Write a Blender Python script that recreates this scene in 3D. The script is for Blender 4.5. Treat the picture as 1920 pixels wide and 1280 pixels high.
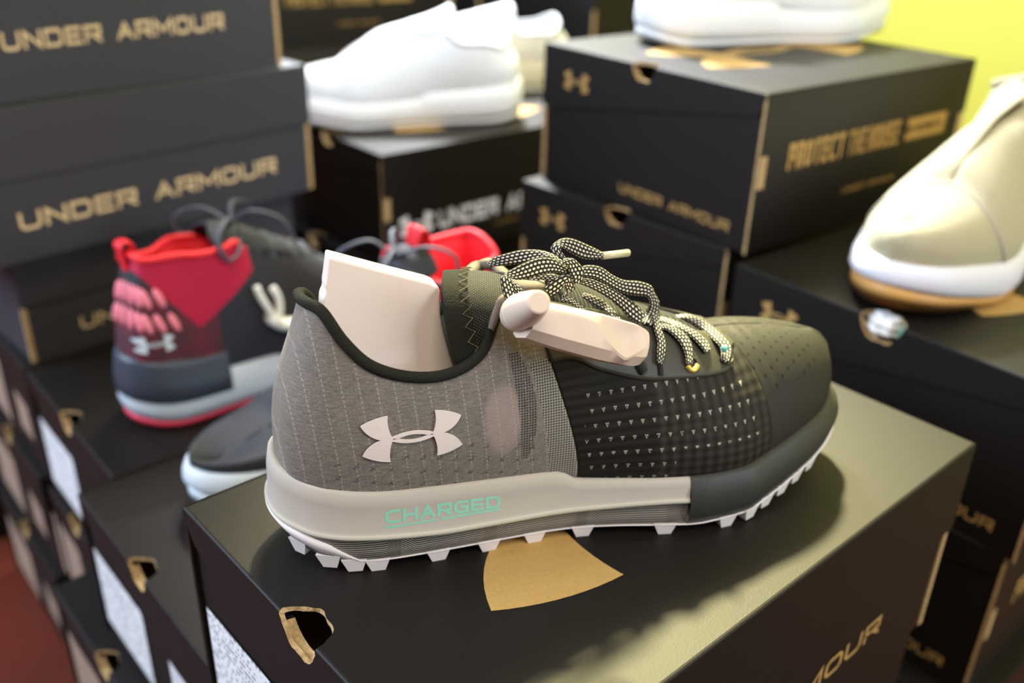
import bpy, bmesh, math, random
from mathutils import Vector, Matrix
from mathutils.bvhtree import BVHTree
random.seed(7)
for o in list(bpy.data.objects): bpy.data.objects.remove(o, do_unlink=True)
SC = bpy.context.scene
COL = SC.collection
V = Vector
# ------------------------------------------------------------------ camera
FPX, PIT, ROL, CAMH = 1767.0, math.radians(26.63), math.radians(1.747), 0.2662
_fw = V((0, math.cos(PIT), -math.sin(PIT))); _x0 = V((1, 0, 0)); _d0 = _fw.cross(_x0)
CX = _x0*math.cos(ROL) - _d0*math.sin(ROL)
CD = _d0*math.cos(ROL) + _x0*math.sin(ROL)
CO = V((0, 0, CAMH))
cam = bpy.data.cameras.new('camera'); camo = bpy.data.objects.new('camera', cam); COL.objects.link(camo)
cam.sensor_width = 22.3; cam.lens = FPX/1920*22.3
cam.clip_start = .01; cam.clip_end = 50
rot = Matrix((CX, -CD, -_fw)).transposed()
camo.matrix_world = Matrix.Translation(CO) @ rot.to_4x4()
cam.dof.use_dof = True; cam.dof.focus_distance = 0.375; cam.dof.aperture_fstop = 3.1; cam.dof.aperture_blades = 7
SC.camera = camo
def ray(px, py): return CX*((px-960)/FPX) + CD*((py-640)/FPX) + _fw
def at_z(px, py, z):
    r = ray(px, py); return CO + r*((z-CAMH)/r.z)
# ------------------------------------------------------------------ world, lamps, exposure
SC.view_settings.view_transform = 'Standard'; SC.view_settings.look = 'None'
SC.view_settings.gamma = 1.0; SC.view_settings.exposure = 0.0; SC.view_settings.use_curve_mapping = False
W = bpy.data.worlds.new('world'); SC.world = W; W.use_nodes = True
W.node_tree.nodes['Background'].inputs[0].default_value = (.93, .95, 1.0, 1)
W.node_tree.nodes['Background'].inputs[1].default_value = 0.10
def area(name, loc, target, size, power, color, sy=None):
    l = bpy.data.lights.new(name, 'AREA'); l.energy = power; l.color = color
    l.shape = 'RECTANGLE' if sy else 'DISK'; l.size = size
    if sy: l.size_y = sy
    o = bpy.data.objects.new(name, l); COL.objects.link(o); o.location = loc
    o.rotation_euler = (V(target)-V(loc)).to_track_quat('-Z', 'Y').to_euler()
    return o
SH_YAW = math.radians(21)
SU = V((math.cos(SH_YAW), math.sin(SH_YAW), 0)); SV = V((-SU.y, SU.x, 0))
SORG = V((-.10588604, .32459304, 0))
kd = (SU*.30 + SV*.83 + V((0, 0, 1))).normalized()
tgt = V((.02, .38, .05))
def spot(name, loc, target, power, color, ang, r, blend=.6):
    l = bpy.data.lights.new(name, 'SPOT'); l.energy = power; l.color = color; l.spot_size = math.radians(ang); l.spot_blend = blend; l.shadow_soft_size = r
    o = bpy.data.objects.new(name, l); COL.objects.link(o); o.location = loc; o.rotation_euler = (V(target)-V(loc)).to_track_quat('-Z', 'Y').to_euler()
tg2 = V((.11, .36, .03))
spot('track_spotlight', tg2 + kd*1.9, tg2, 1000, (1, .91, .46), 14.5, .07, 1.0)
area('box_top_fill', tgt + kd*2.0, (0, .7, 0), .45, 28, (1, .93, .76), .45)  # unseen soft fill, added near the key to put sheen on box tops
spot('ceiling_spotlight', (.35, .55, 2.1), (.05, .40, 0), 20, (1, .93, .82), 30, .10)
spot('rear_fill_spot', (-.30, 2.15, 1.60), (.13, 1.06, .10), 950, (.93, .96, 1), 27, .12, .8)
spot('white_shoe_fill_spot', (.35, .30, 2.0), (-.10, 1.14, .05), 120, (.80, .90, 1), 21, .10, .7)  # added fill, brightens the white slip-on and the lettering around it
spot('wall_fill_spot', (.45, 1.0, 1.7), (.95, 1.35, .35), 60, (1, .96, .82), 45, .10, .8)  # unseen fill, added to brighten the lime wall alone
area('ceiling_lamp_front', (.1, -.6, 1.5), (0, .45, 0), 1.0, 21, (1, .87, .72), .7)
area('window_daylight_left', (-1.9, .3, 1.0), (-.25, .8, 0), 1.4, 66, (.68, .82, 1), 1.2)
area('window_daylight_right', (2.3, -.5, 1.0), (-.2, 1.1, .1), 1.5, 82, (.76, .86, 1), 1.2)
area('window_daylight_rear', (-.6, 2.9, .62), (0, 1.0, .1), 2.0, 75, (.80, .88, 1), .55)

# ------------------------------------------------------------------ materials
M = {}
def mat(name, col, rough=.5, bump=0, bscale=400, spec=.5, noise=0, nscale=300, sheen=0, col2=None, metal=0, sss=0):
    m = bpy.data.materials.new(name); m.use_nodes = True; nt = m.node_tree; b = nt.nodes['Principled BSDF']
    b.inputs['Base Color'].default_value = (*col, 1); b.inputs['Roughness'].default_value = rough
    b.inputs['Specular IOR Level'].default_value = spec; b.inputs['Metallic'].default_value = metal
    if sheen: b.inputs['Sheen Weight'].default_value = sheen
    if sss:
        b.inputs['Subsurface Weight'].default_value = sss; b.inputs['Subsurface Scale'].default_value = .003
    tc = nt.nodes.new('ShaderNodeTexCoord')
    if noise or col2:
        n = nt.nodes.new('ShaderNodeTexNoise'); n.inputs['Scale'].default_value = nscale; n.inputs['Detail'].default_value = 4
        nt.links.new(tc.outputs['Object'], n.inputs['Vector'])
        r = nt.nodes.new('ShaderNodeValToRGB'); r.color_ramp.elements[0].position = .3; r.color_ramp.elements[1].position = .72
        c2 = col2 or tuple(min(1, c*(1+noise)) for c in col); c1 = tuple(c*(1-noise*.5) for c in col)
        r.color_ramp.elements[0].color = (*c1, 1); r.color_ramp.elements[1].color = (*c2, 1)
        nt.links.new(n.outputs['Fac'], r.inputs['Fac']); nt.links.new(r.outputs['Color'], b.inputs['Base Color'])
    if bump:
        n = nt.nodes.new('ShaderNodeTexNoise'); n.inputs['Scale'].default_value = bscale; n.inputs['Detail'].default_value = 3
        nt.links.new(tc.outputs['Object'], n.inputs['Vector'])
        bp = nt.nodes.new('ShaderNodeBump'); bp.inputs['Strength'].default_value = bump; bp.inputs['Distance'].default_value = .001
        nt.links.new(n.outputs['Fac'], bp.inputs['Height']); nt.links.new(bp.outputs['Normal'], b.inputs['Normal'])
    M[name] = m; return m
mat('black_card', (.0062, .0042, .0034), .56, bump=.07, bscale=1100, noise=.45, nscale=900, spec=.31)
mat('charcoal_card', (.038, .038, .046), .55, bump=.15, bscale=1100, noise=.3, nscale=900, spec=.36)
mat('kraft', (.52, .36, .17), .8, bump=.15, bscale=700, noise=.12, nscale=900, spec=.2)
mat('kraft_print', (.42, .26, .085), .7, noise=.1, nscale=900, spec=.3)
mat('lit_kraft_print', (.72, .54, .30), .7)  # kraft print with strong light painted in, for the left rear stack
mat('white_print', (.85, .85, .85), .6)
mat('kraft_edge', (.42, .29, .14), .9, bump=.5, bscale=500, noise=.35, nscale=500, spec=.2)
mat('wall_lime', (.84, .80, .11), .6, bump=.1, bscale=60, noise=.04, nscale=4)
mat('floor_dark', (.10, .012, .003), .5, noise=.3, nscale=8)
mat('tissue', (.86, .87, .88), .8, bump=.6, bscale=90)
mat('tissue_green', (.22, .42, .32), .8)
def label_mat():
    m = bpy.data.materials.new('label_paper'); m.use_nodes = True; nt = m.node_tree; b = nt.nodes['Principled BSDF']
    b.inputs['Roughness'].default_value = .5
    uv = nt.nodes.new('ShaderNodeTexCoord'); mp = nt.nodes.new('ShaderNodeMapping'); nt.links.new(uv.outputs['UV'], mp.inputs['Vector'])
    mp.inputs['Scale'].default_value = (34, 17, 1)
    sp = nt.nodes.new('ShaderNodeSeparateXYZ'); nt.links.new(mp.outputs[0], sp.inputs[0])
    fr = nt.nodes.new('ShaderNodeMath'); fr.operation = 'FRACT'; nt.links.new(sp.outputs['Y'], fr.inputs[0])
    g = nt.nodes.new('ShaderNodeMath'); g.operation = 'GREATER_THAN'; g.inputs[1].default_value = .5; nt.links.new(fr.outputs[0], g.inputs[0])
    fl = nt.nodes.new('ShaderNodeMath'); fl.operation = 'FLOOR'; nt.links.new(sp.outputs['Y'], fl.inputs[0])
    f7 = nt.nodes.new('ShaderNodeMath'); f7.operation = 'MULTIPLY'; f7.inputs[1].default_value = 7.3; nt.links.new(fl.outputs[0], f7.inputs[0])
    cb_ = nt.nodes.new('ShaderNodeCombineXYZ'); nt.links.new(sp.outputs['X'], cb_.inputs[0]); nt.links.new(f7.outputs[0], cb_.inputs[1])
    n = nt.nodes.new('ShaderNodeTexNoise'); n.inputs['Scale'].default_value = .9; n.inputs['Detail'].default_value = 1; nt.links.new(cb_.outputs[0], n.inputs['Vector']); n.noise_dimensions = '2D'
    g2 = nt.nodes.new('ShaderNodeMath'); g2.operation = 'GREATER_THAN'; g2.inputs[1].default_value = .52; nt.links.new(n.outputs['Fac'], g2.inputs[0])
    mu = nt.nodes.new('ShaderNodeMath'); mu.operation = 'MULTIPLY'; nt.links.new(g.outputs[0], mu.inputs[0]); nt.links.new(g2.outputs[0], mu.inputs[1])
    mx = nt.nodes.new('ShaderNodeMix'); mx.data_type = 'RGBA'; mx.inputs[6].default_value = (.90, .91, .92, 1); mx.inputs[7].default_value = (.30, .31, .36, 1)
    nt.links.new(mu.outputs[0], mx.inputs[0]); nt.links.new(mx.outputs[2], b.inputs['Base Color']); M['label_paper'] = m
label_mat()
mat('shaded_label', (.36, .25, .19), .6)  # white label paper, dim warm shade painted into its colour
# ------------------------------------------------------------------ object helpers
def link(name, mesh, parent=None):
    o = bpy.data.objects.new(name, mesh); COL.objects.link(o)
    if parent: o.parent = parent
    return o
def mkobj(name, verts, faces, mats, parent=None, mi=None, smooth=False, uvs=None):
    me = bpy.data.meshes.new(name); me.from_pydata([tuple(v) for v in verts], [], faces)
    for m in (mats if isinstance(mats, (list, tuple)) else [mats]): me.materials.append(M[m])
    if mi: me.polygons.foreach_set('material_index', mi)
    if smooth: me.polygons.foreach_set('use_smooth', [True]*len(me.polygons))
    if uvs:
        l = me.uv_layers.new(name='UVMap')
        for p in me.polygons:
            for k in p.loop_indices: l.data[k].uv = uvs[me.loops[k].vertex_index]
    me.update(); return link(name, me, parent)
def bmobj(name, bm, mats, parent=None, smooth=False):
    me = bpy.data.meshes.new(name); bm.to_mesh(me); bm.free()
    for m in (mats if isinstance(mats, (list, tuple)) else [mats]): me.materials.append(M[m])
    if smooth: me.polygons.foreach_set('use_smooth', [True]*len(me.polygons))
    return link(name, me, parent)
def empty(name, label, cat, loc, rz=0, group=None):
    o = bpy.data.objects.new(name, None); COL.objects.link(o); o.location = loc; o.rotation_euler = (0, 0, rz)
    o.empty_display_size = .02; o['label'] = label; o['category'] = cat
    if group: o['group'] = group
    return o
def struct(o): o['kind'] = 'structure'; return o
def add_box(bm, x0, x1, y0, y1, z0, z1, mi=0):
    vs = [bm.verts.new((x, y, z)) for z in (z0, z1) for y in (y0, y1) for x in (x0, x1)]
    fs = [(0, 2, 3, 1), (4, 5, 7, 6), (0, 1, 5, 4), (2, 6, 7, 3), (0, 4, 6, 2), (1, 3, 7, 5)]
    out = []
    for f in fs:
        q = bm.faces.new([vs[i] for i in f]); q.material_index = mi; out.append(q)
    return out
def add_prism(bm, pts, fn0, fn1, mi=0):
    """pts 2D outline; fn0/fn1 map a 2D point to the two ends."""
    a = [bm.verts.new(fn0(p)) for p in pts]; b = [bm.verts.new(fn1(p)) for p in pts]; n = len(pts)
    fs = [bm.faces.new(a[::-1]), bm.faces.new(b)]
    for i in range(n): fs.append(bm.faces.new((a[i], a[(i+1) % n], b[(i+1) % n], b[i])))
    for f in fs: f.material_index = mi
    return fs
# ------------------------------------------------------------------ block lettering
def glyphs(w, t):
    k = min(.2, w*.35)
    return {
     'U': (w, [[(0, 1), (0, k), (k, 0), (w-k, 0), (w, k), (w, 1)]]), 'N': (w, [[(0, 0), (0, 1), (w, 0), (w, 1)]]),
     'D': (w, [[(0, 0), (0, 1), (w-k, 1), (w, 1-k), (w, k), (w-k, 0), (0, 0)]]),
     'E': (w*.9, [[(w*.9, 1), (0, 1), (0, 0), (w*.9, 0)], [(0, .5), (w*.82, .5)]]),
     'R': (w, [[(0, 0), (0, 1), (w, 1), (w, .45), (0, .45)], [(w*.45, .45), (w, 0)]]),
     'A': (w, [[(0, 0), (w*.5, 1), (w, 0)], [(w*.2, .32), (w*.8, .32)]]),
     'M': (w*1.25, [[(0, 0), (0, 1), (w*.625, .25), (w*1.25, 1), (w*1.25, 0)]]),
     'O': (w, [[(0, k), (0, 1-k), (k, 1), (w-k, 1), (w, 1-k), (w, k), (w-k, 0), (k, 0), (0, k)]]),
     'C': (w, [[(w, 1), (k, 1), (0, 1-k), (0, k), (k, 0), (w, 0)]]),
     'G': (w, [[(w, 1), (k, 1), (0, 1-k), (0, k), (k, 0), (w, 0), (w, .5), (w*.5, .5)]]),
     'H': (w, [[(0, 0), (0, 1)], [(w, 0), (w, 1)], [(0, .5), (w, .5)]]),
     'P': (w, [[(0, 0), (0, 1), (w, 1), (w, .45), (0, .45)]]), 'T': (w, [[(0, 1), (w, 1)], [(w*.5, 1), (w*.5, 0)]]),
     'S': (w, [[(w, 1), (0, 1), (0, .5), (w, .5), (w, 0), (0, 0)]]), 'I': (0, [[(0, 0), (0, 1)]]),
     'L': (w, [[(0, 1), (0, 0), (w, 0)]]), 'Y': (w, [[(0, 1), (w*.5, .5), (w, 1)], [(w*.5, .5), (w*.5, 0)]]), ' ': (w*.55, [])}
def strip_polys(pl, t):
    """a polyline as a list of mitred quads of width t"""
    P = [V((x, y, 0)) for x, y in pl]; closed = (P[0]-P[-1]).length < 1e-6
    if closed: P = P[:-1]
    n = len(P); L = []; R_ = []
    for i in range(n):
        a = P[i-1] if (i > 0 or closed) else None; b = P[(i+1) % n] if (i < n-1 or closed) else None
        d1 = (P[i]-a).normalized() if a is not None else None; d2 = (b-P[i]).normalized() if b is not None else None
        if d1 is None: d1 = d2
        if d2 is None: d2 = d1
        n1 = V((-d1.y, d1.x, 0)); n2 = V((-d2.y, d2.x, 0)); m = (n1+n2)
        m = m.normalized() if m.length > 1e-4 else n1
        s = min(1/max(.35, m.dot(n1)), 2.2)*t/2
        q = P[i]
        if not closed and i == 0: q = q - d2*t*.5
        if not closed and i == n-1: q = q + d1*t*.5
        L.append(q+m*s); R_.append(q-m*s)
    out = []
    for i in range(n if closed else n-1):
        j = (i+1) % n; out.append([tuple(v.xy) for v in (R_[i], R_[j], L[j], L[i])])
    return out
def text_polys(s, height, width, t=.2, gw=1.1, gap=.42, slant=0):
    """quads of a line of lettering, spanning 0..width x 0..height"""
    G = glyphs(gw, t); x = t/2; Q = []
    for ch in s:
        w, pls = G[ch]
        for pl in pls:
            pl2 = [(x+a, t/2+b*(1-t)) for a, b in pl]
            Q += strip_polys(pl2, t)
        x += w + gap
    tot = x - gap + t/2
    return [[((a+slant*b)*width/tot, b*height) for a, b in q] for q in Q]
def ua_polys(n=9):
    """emblem of two interlocking arcs, half width 1"""
    def arc(p0, p1, bulge, k=n):
        o = []
        for i in range(k+1):
            u = i/k; x = p0[0]+(p1[0]-p0[0])*u; y = p0[1]+(p1[1]-p0[1])*u
            dx, dy = p1[0]-p0[0], p1[1]-p0[1]; l = math.hypot(dx, dy); s = 4*u*(1-u)*bulge
            o.append((x - dy/l*s, y + dx/l*s))
        return o
    Q = []
    for sx in (-1, 1):
        for sy in (-1, 1):
            top = arc((-1, .34), (-.47, .52), .035)            # crown of the wing
            inner = arc((-.47, .52), (-.42, .06), -.03)        # inner side
            outer = arc((-.62, -.0), (-1, .34), .06)
            A = outer[::-1]; B_ = inner[::-1] + []
            # wing as fan strips between outer edge (tip->waist) and crown+inner edge
            e2 = top + inner[1:]; e1 = outer[::-1]
            m = len(e2)-1
            def samp(e, u):
                f = u*(len(e)-1); i = min(int(f), len(e)-2); g = f-i
                return (e[i][0]*(1-g)+e[i+1][0]*g, e[i][1]*(1-g)+e[i+1][1]*g)
            for i in range(m):
                q = [samp(e1, i/m), samp(e1, (i+1)/m), e2[i+1], e2[i]]
                q = [(a*-sx*1.0 if sx == 1 else a, b*sy) for a, b in q]
                Q.append(q)
    # waist blocks and the lens shaped band
    for sx in (-1, 1): Q.append([(sx*.62, 0), (sx*.42, -.06), (sx*.40, 0), (sx*.42, .06)])
    up = arc((-.46, .03), (.46, .03), .10, 16); ui = arc((-.30, .0), (.30, 0), .058, 16)
    for sy in (-1, 1):
        for i in range(16): Q.append([(up[i][0], up[i][1]*sy), (up[i+1][0], up[i+1][1]*sy), (ui[i+1][0], ui[i+1][1]*sy), (ui[i][0], ui[i][1]*sy)])
    return Q
def place_polys(bm, Q, fn, mi):
    """flat print: quads mapped by fn(x,y)->(x,y,z), turned to face fn.normal"""
    for q in Q:
        vs = [bm.verts.new(fn(*p)) for p in q]
        try: f = bm.faces.new(vs)
        except ValueError: continue
        f.normal_update()
        if f.normal.dot(fn.n) < 0: f.normal_flip()
        f.material_index = mi
class Face:
    def __init__(s, o, ex, ey): s.o = V(o); s.ex = V(ex); s.ey = V(ey); s.n = s.ex.cross(s.ey)
    def __call__(s, a, b): return s.o + s.ex*a + s.ey*b
def off(Q, dx, dy, k=1): return [[(a*k+dx, b*k+dy) for a, b in q] for q in Q]
# ------------------------------------------------------------------ shoe boxes
def boolean(o, cutter_bm):
    me = bpy.data.meshes.new('cut'); cutter_bm.to_mesh(me); cutter_bm.free()
    for m in o.data.materials: me.materials.append(m)
    c = bpy.data.objects.new('cut', me); COL.objects.link(c)
    c.matrix_world = Matrix.Identity(4)
    md = o.modifiers.new('b', 'BOOLEAN'); md.operation = 'DIFFERENCE'; md.object = c; md.solver = 'EXACT'
    md.material_mode = 'INDEX'
    par, mb = o.parent, o.matrix_basis.copy()
    o.parent = None; o.matrix_basis = Matrix.Identity(4)
    bpy.context.view_layer.update()
    dg = bpy.context.evaluated_depsgraph_get()
    nm = bpy.data.meshes.new_from_object(o.evaluated_get(dg)); old = o.data
    o.modifiers.clear(); o.data = nm; o.parent = par; o.matrix_basis = mb
    bpy.data.meshes.remove(old); bpy.data.objects.remove(c); bpy.data.meshes.remove(me)
def shoe_box(label, corner, xy, ztop, yaw, L=.345, Wd=.2127, H=.125, flap=.056, flip=False, prints=(), hole=True, hole_lid=1, group=None,
             stickers=(), boards=False, raw=True, tone='label_paper', hole_r=.0135, hole_dy=0, cut=True, name='shoe_box', card='black_card'):
    """local frame: x along the long side, front (deep flap) at -y, hinge at +y, emblem end at +x, sticker end at -x; origin at base centre.
    corner: (sx, sy) of the corner that sits at xy; flip turns the box by 180 deg about z."""
    th = .0021
    yw = yaw + (math.pi if flip else 0)
    a = V((math.cos(yaw), math.sin(yaw), 0)); b = V((-a.y, a.x, 0))
    ctr = V((xy[0], xy[1], 0)) - a*(corner[0]*L/2) - b*(corner[1]*Wd/2); ctr.z = ztop - H
    root = empty(name, label, 'shoe box', ctr, yw, group)
    cz = H  # top
    hx = L/2; hy = Wd/2
    # lid: bevelled shell, hinge side open, short flaps tapering to the hinge
    bm = bmesh.new(); add_box(bm, -hx, hx, -hy, hy, H-flap, H)
    ed = [e for e in bm.edges if all(v.co.z > H-1e-5 for v in e.verts)]
    bmesh.ops.bevel(bm, geom=ed, offset=.0016, segments=3, profile=.5, affect='EDGES')
    mats = [card, 'kraft_edge', 'lit_kraft_print' if card == 'charcoal_card' else 'kraft_print', 'white_print', 'kraft']
    lid = bmobj('lid', bm, mats, root)
    if cut:
        cb = bmesh.new(); add_box(cb, -hx+th, hx-th, -hy+th, hy+.01, H-flap-.01, H-th, 4); boolean(lid, cb)
        dmin = .012
        for sx in (-1, 1):
            cb = bmesh.new()
            pts = [(-hy+.014, H-flap-.001), (-hy+.018, H-flap+.001), (hy-.008, H-dmin-.006), (hy-.004, H-dmin), (hy-.001, H-.004), (hy+.02, H-.004), (hy+.02, H-flap-.02), (-hy+.014, H-flap-.02)]
            x0, x1 = (sx*(hx-th-.001), sx*(hx+.002))
            add_prism(cb, pts, lambda p: (x0, p[0], p[1]), lambda p: (x1, p[0], p[1]), 1)
            bmesh.ops.recalc_face_normals(cb, faces=cb.faces); boolean(lid, cb)
        if hole:
            for sx in ((-1, 1) if hole is True else hole):
                cb = bmesh.new(); bmesh.ops.create_uvsphere(cb, u_segments=40, v_segments=24, radius=1)
                for v in cb.verts:
                    k = 1+.05*math.sin(7*v.co.y+2*v.co.z)+(.025*math.sin(31*v.co.y+17*v.co.x)*math.cos(23*v.co.z) if boards else 0)
                    v.co = V((sx*hx + v.co.x*hole_r*.95*k, v.co.y*hole_r*k+hole_dy, H + v.co.z*hole_r*1.0*k))
                for f in cb.faces: f.material_index = 1
                boolean(lid, cb)
        if hole and hole_lid:   # fluted raw edge around the opening: a short collar of board
            pass
    # base: tray with raised hinge wall, its raw board edges bare at the corners
    t2 = th*1.15
    bm = bmesh.new(); add_box(bm, -hx+t2, hx-t2, -hy+t2, hy-t2, 0, H-.006)
    base = bmobj('base', bm, mats, root)
    if cut:
        cb = bmesh.new(); add_box(cb, -hx+t2+.0035, hx-t2-.0035, -hy+t2+.003, hy-t2-.003, .003, H+.01, 4); boolean(base, cb)
        if hole:
            for sx in ((-1, 1) if hole is True else hole):
                cb = bmesh.new(); bmesh.ops.create_uvsphere(cb, u_segments=32, v_segments=20, radius=1)
                for v in cb.verts: v.co = V((sx*(hx-.001) + v.co.x*hole_r*1.04, v.co.y*hole_r*1.06+hole_dy, H + v.co.z*hole_r*1.08))
                for f in cb.faces: f.material_index = 1
                boolean(base, cb)
    bm = bmesh.new(); bm.from_mesh(base.data)
    # hinge wall outer sheet
    fs = add_box(bm, -hx, hx, hy-t2, hy, 0, H-.0012)
    for f in fs:
        f.normal_update()
        if f.normal.x > .5: f.material_index = 1
    fs = add_box(bm, -hx+.002, hx-.002, hy, hy+.0004, H-.0012-.0, H-.0002)
    if boards:
        for k in range(4):
            x0 = -hx+.0150+k*.0030
            n_ = 26; ya, yb = -.050, .004+.0015*k
            pts = []
            for q_ in range(n_+1):
                y_ = ya+(yb-ya)*q_/n_; pts.append((x0+.0005*math.sin(q_*1.9+k), y_))
            top = [bm.verts.new((a_, b_, H-.0125-.0012*k)) for a_, b_ in pts]; bot = [bm.verts.new((a_, b_, H-.05)) for a_, b_ in pts]
            top2 = [bm.verts.new((a_+.0012, b_, H-.0125-.0012*k)) for a_, b_ in pts]
            for q_ in range(n_):
                for f_ in ((bot[q_+1], bot[q_], top[q_], top[q_+1]), (top[q_+1], top[q_], top2[q_], top2[q_+1])):
                    ff = bm.faces.new(f_); ff.material_index = 1
    # raw board edges down the front corners and a locking tab by the hinge
    for sx in (-1, 1):
        if sx < 0 and not raw: continue
        x0, x1 = sorted((sx*(hx-.0006), sx*(hx-.0048)))
        add_box(bm, x0, x1, -hy+t2-.0011, -hy+t2+.002, .001, H-flap-.002, 1)
        x0, x1 = sorted((sx*(hx-.001), sx*(hx-.009)))
        add_box(bm, x0, x1, hy+.0001, hy+.0007, H*.42, H*.62, 1)
    FB = {'front': Face((0, -hy+t2-.0004, 0), (1, 0, 0), (0, 0, 1)), 'hinge': Face((0, hy+.0005, 0), (-1, 0, 0), (0, 0, 1)),
          'end': Face((hx-t2+.0004, 0, 0), (0, 1, 0), (0, 0, 1)), 'stick': Face((-hx+t2-.0004, 0, 0), (0, -1, 0), (0, 0, 1))}
    FL = {'top': Face((0, 0, H+.0002), (1, 0, 0), (0, 1, 0)), 'front': Face((0, -hy-.0003, 0), (1, 0, 0), (0, 0, 1)),
          'end': Face((hx+.0003, 0, 0), (0, 1, 0), (0, 0, 1)), 'stick': Face((-hx-.0003, 0, 0), (0, -1, 0), (0, 0, 1))}
    bl = bmesh.new(); bl.from_mesh(lid.data)
    for (where, side, Q, mi) in prints:
        if where == 'base': place_polys(bm, Q, FB[side], mi)
        else: place_polys(bl, Q, FL[side], mi)
    bm.to_mesh(base.data); bm.free(); bl.to_mesh(lid.data); bl.free()
    for (side, x0, x1, z0, z1) in stickers:
        F = FB[side]; n = F.n*.0004
        vs = [F(x0, z0)+n, F(x1, z0)+n, F(x1, z1)+n, F(x0, z1)+n]
        s_ = mkobj('label_sticker', vs, [(0, 1, 2, 3)], tone, root, uvs=[(0, 0), (1, 0), (1, 1), (0, 1)])
        s_['label'] = 'white printed size label' if tone == 'label_paper' else 'white printed size label, shade painted in as tan'
    root['dims'] = ''
    del root['dims']
    return root
def wordmark(w=.222, h=.0125): return off(text_polys('UNDER ARMOUR', h, w), -w/2, 0)
def std_prints(top=True, word_z=.031, end=True, W_=.2127, H=.125, L=.345, hinge='protect'):
    P = [('base', 'front', off(wordmark(), 0, word_z), 2)]
    if top: P.append(('lid', 'top', off(ua_polys(), 0, 0, .108), 2))
    if end:
        P.append(('lid', 'end', off(ua_polys(), -W_*.32, H-.028, .0165), 2))
        P.append(('base', 'end', off(wordmark(.125, .0085), W_*.17, .012), 2))
    if hinge == 'protect':
        n0 = len(P)
        P.append(('base', 'hinge', off(text_polys('PROTECT', .021, .072, t=.20, gw=.36, gap=.34), -.132, .062), 2))
        P.append(('base', 'hinge', off(text_polys('THE', .021, .024, t=.16, gw=.36, gap=.30), -.054, .062), 2))
        P.append(('base', 'hinge', off(text_polys('HOUSE', .021, .045, t=.20, gw=.36, gap=.34), -.026, .062), 2))
        P.append(('base', 'hinge', [[(.03, .063), (.092, .063), (.092, .082), (.03, .082)]], 2))
        P.append(('base', 'hinge', off(text_polys('UNDER ARMOUR', .0045, .075), -.045, .030), 2))
        P.append(('base', 'hinge', [[(.036+i*.0145, .0695), (.036+i*.0145+.011, .0695), (.036+i*.0145+.011, .0755), (.036+i*.0145, .0755)] for i in range(4)], 0))
        if L < .3: P[n0:] = [(a, b, off(c_, .022, 0, 1.0) if i < 4 else off(c_, .016, 0), d) for i, (a, b, c_, d) in enumerate(P[n0:])]
    elif hinge == 'white':
        P.append(('base', 'hinge', off(ua_polys(), -.130, .042, .023), 3))
        P.append(('base', 'hinge', off(text_polys('UNDER ARMOUR', .020, .205, t=.24), -.100, .031), 3))
        P.append(('base', 'hinge', off(text_polys('UNDER ARMOUR', .003, .09), -.02, .019), 2))
    return P
# ------------------------------------------------------------------ setting
FLOOR = -.5115
struct(mkobj('floor', [(-3, -1.5, FLOOR), (3, -1.5, FLOOR), (3, 4, FLOOR), (-3, 4, FLOOR)], [(0, 1, 2, 3)], 'floor_dark'))
wa = math.radians(38.4); wdir = V((-math.sin(wa), math.cos(wa), 0)); wn = V((math.cos(wa), math.sin(wa), 0)); wp = wn*1.36
bm = bmesh.new()
q = [wp - wdir*1.6, wp + wdir*3.2]
vs = [bm.verts.new(q[0]+V((0, 0, FLOOR))), bm.verts.new(q[1]+V((0, 0, FLOOR))), bm.verts.new(q[1]+V((0, 0, 2.2))), bm.verts.new(q[0]+V((0, 0, 2.2)))]
f0 = bm.faces.new(vs); r = bmesh.ops.extrude_face_region(bm, geom=[f0])
bmesh.ops.translate(bm, vec=wn*.1, verts=[v for v in r['geom'] if isinstance(v, bmesh.types.BMVert)])
bmesh.ops.recalc_face_normals(bm, faces=bm.faces)
struct(bmobj('wall_back', bm, 'wall_lime'))
# ------------------------------------------------------------------ shoe boxes in view
GS = 'black shoe boxes stacked around the display'
hy_ = .7413
shoe_box('black shoe box carrying the grey trail shoe, torn finger hole at its near end', (-1, 1), (-.1492, .3512), 0, hy_, L=.345, Wd=.2127, H=.127,
         prints=std_prints(), stickers=[('stick', -.100, -.022, .012, .071)], hole_r=.0138, hole=(-1,), hole_dy=.004, boards=True, raw=False, group=GS)
shoe_box('black shoe box under the dark sneaker toe, left of the box with the grey shoe', (-1, 1), (-.3034, .5419), -.1352, .7299, H=.1247,
         prints=std_prints(), stickers=[('stick', -.100, -.012, .012, .080), ('stick', .028, .062, .036, .070)], raw=False, group=GS)
shoe_box('black shoe box beneath the red and black high top', (-1, 1), (-.4244, .7194), -.1375, .7229, Wd=.206, H=.1247,
         prints=std_prints(), stickers=[('stick', -.098, -.012, .012, .080), ('stick', .028, .062, .036, .070)], raw=False, group=GS)
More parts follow.
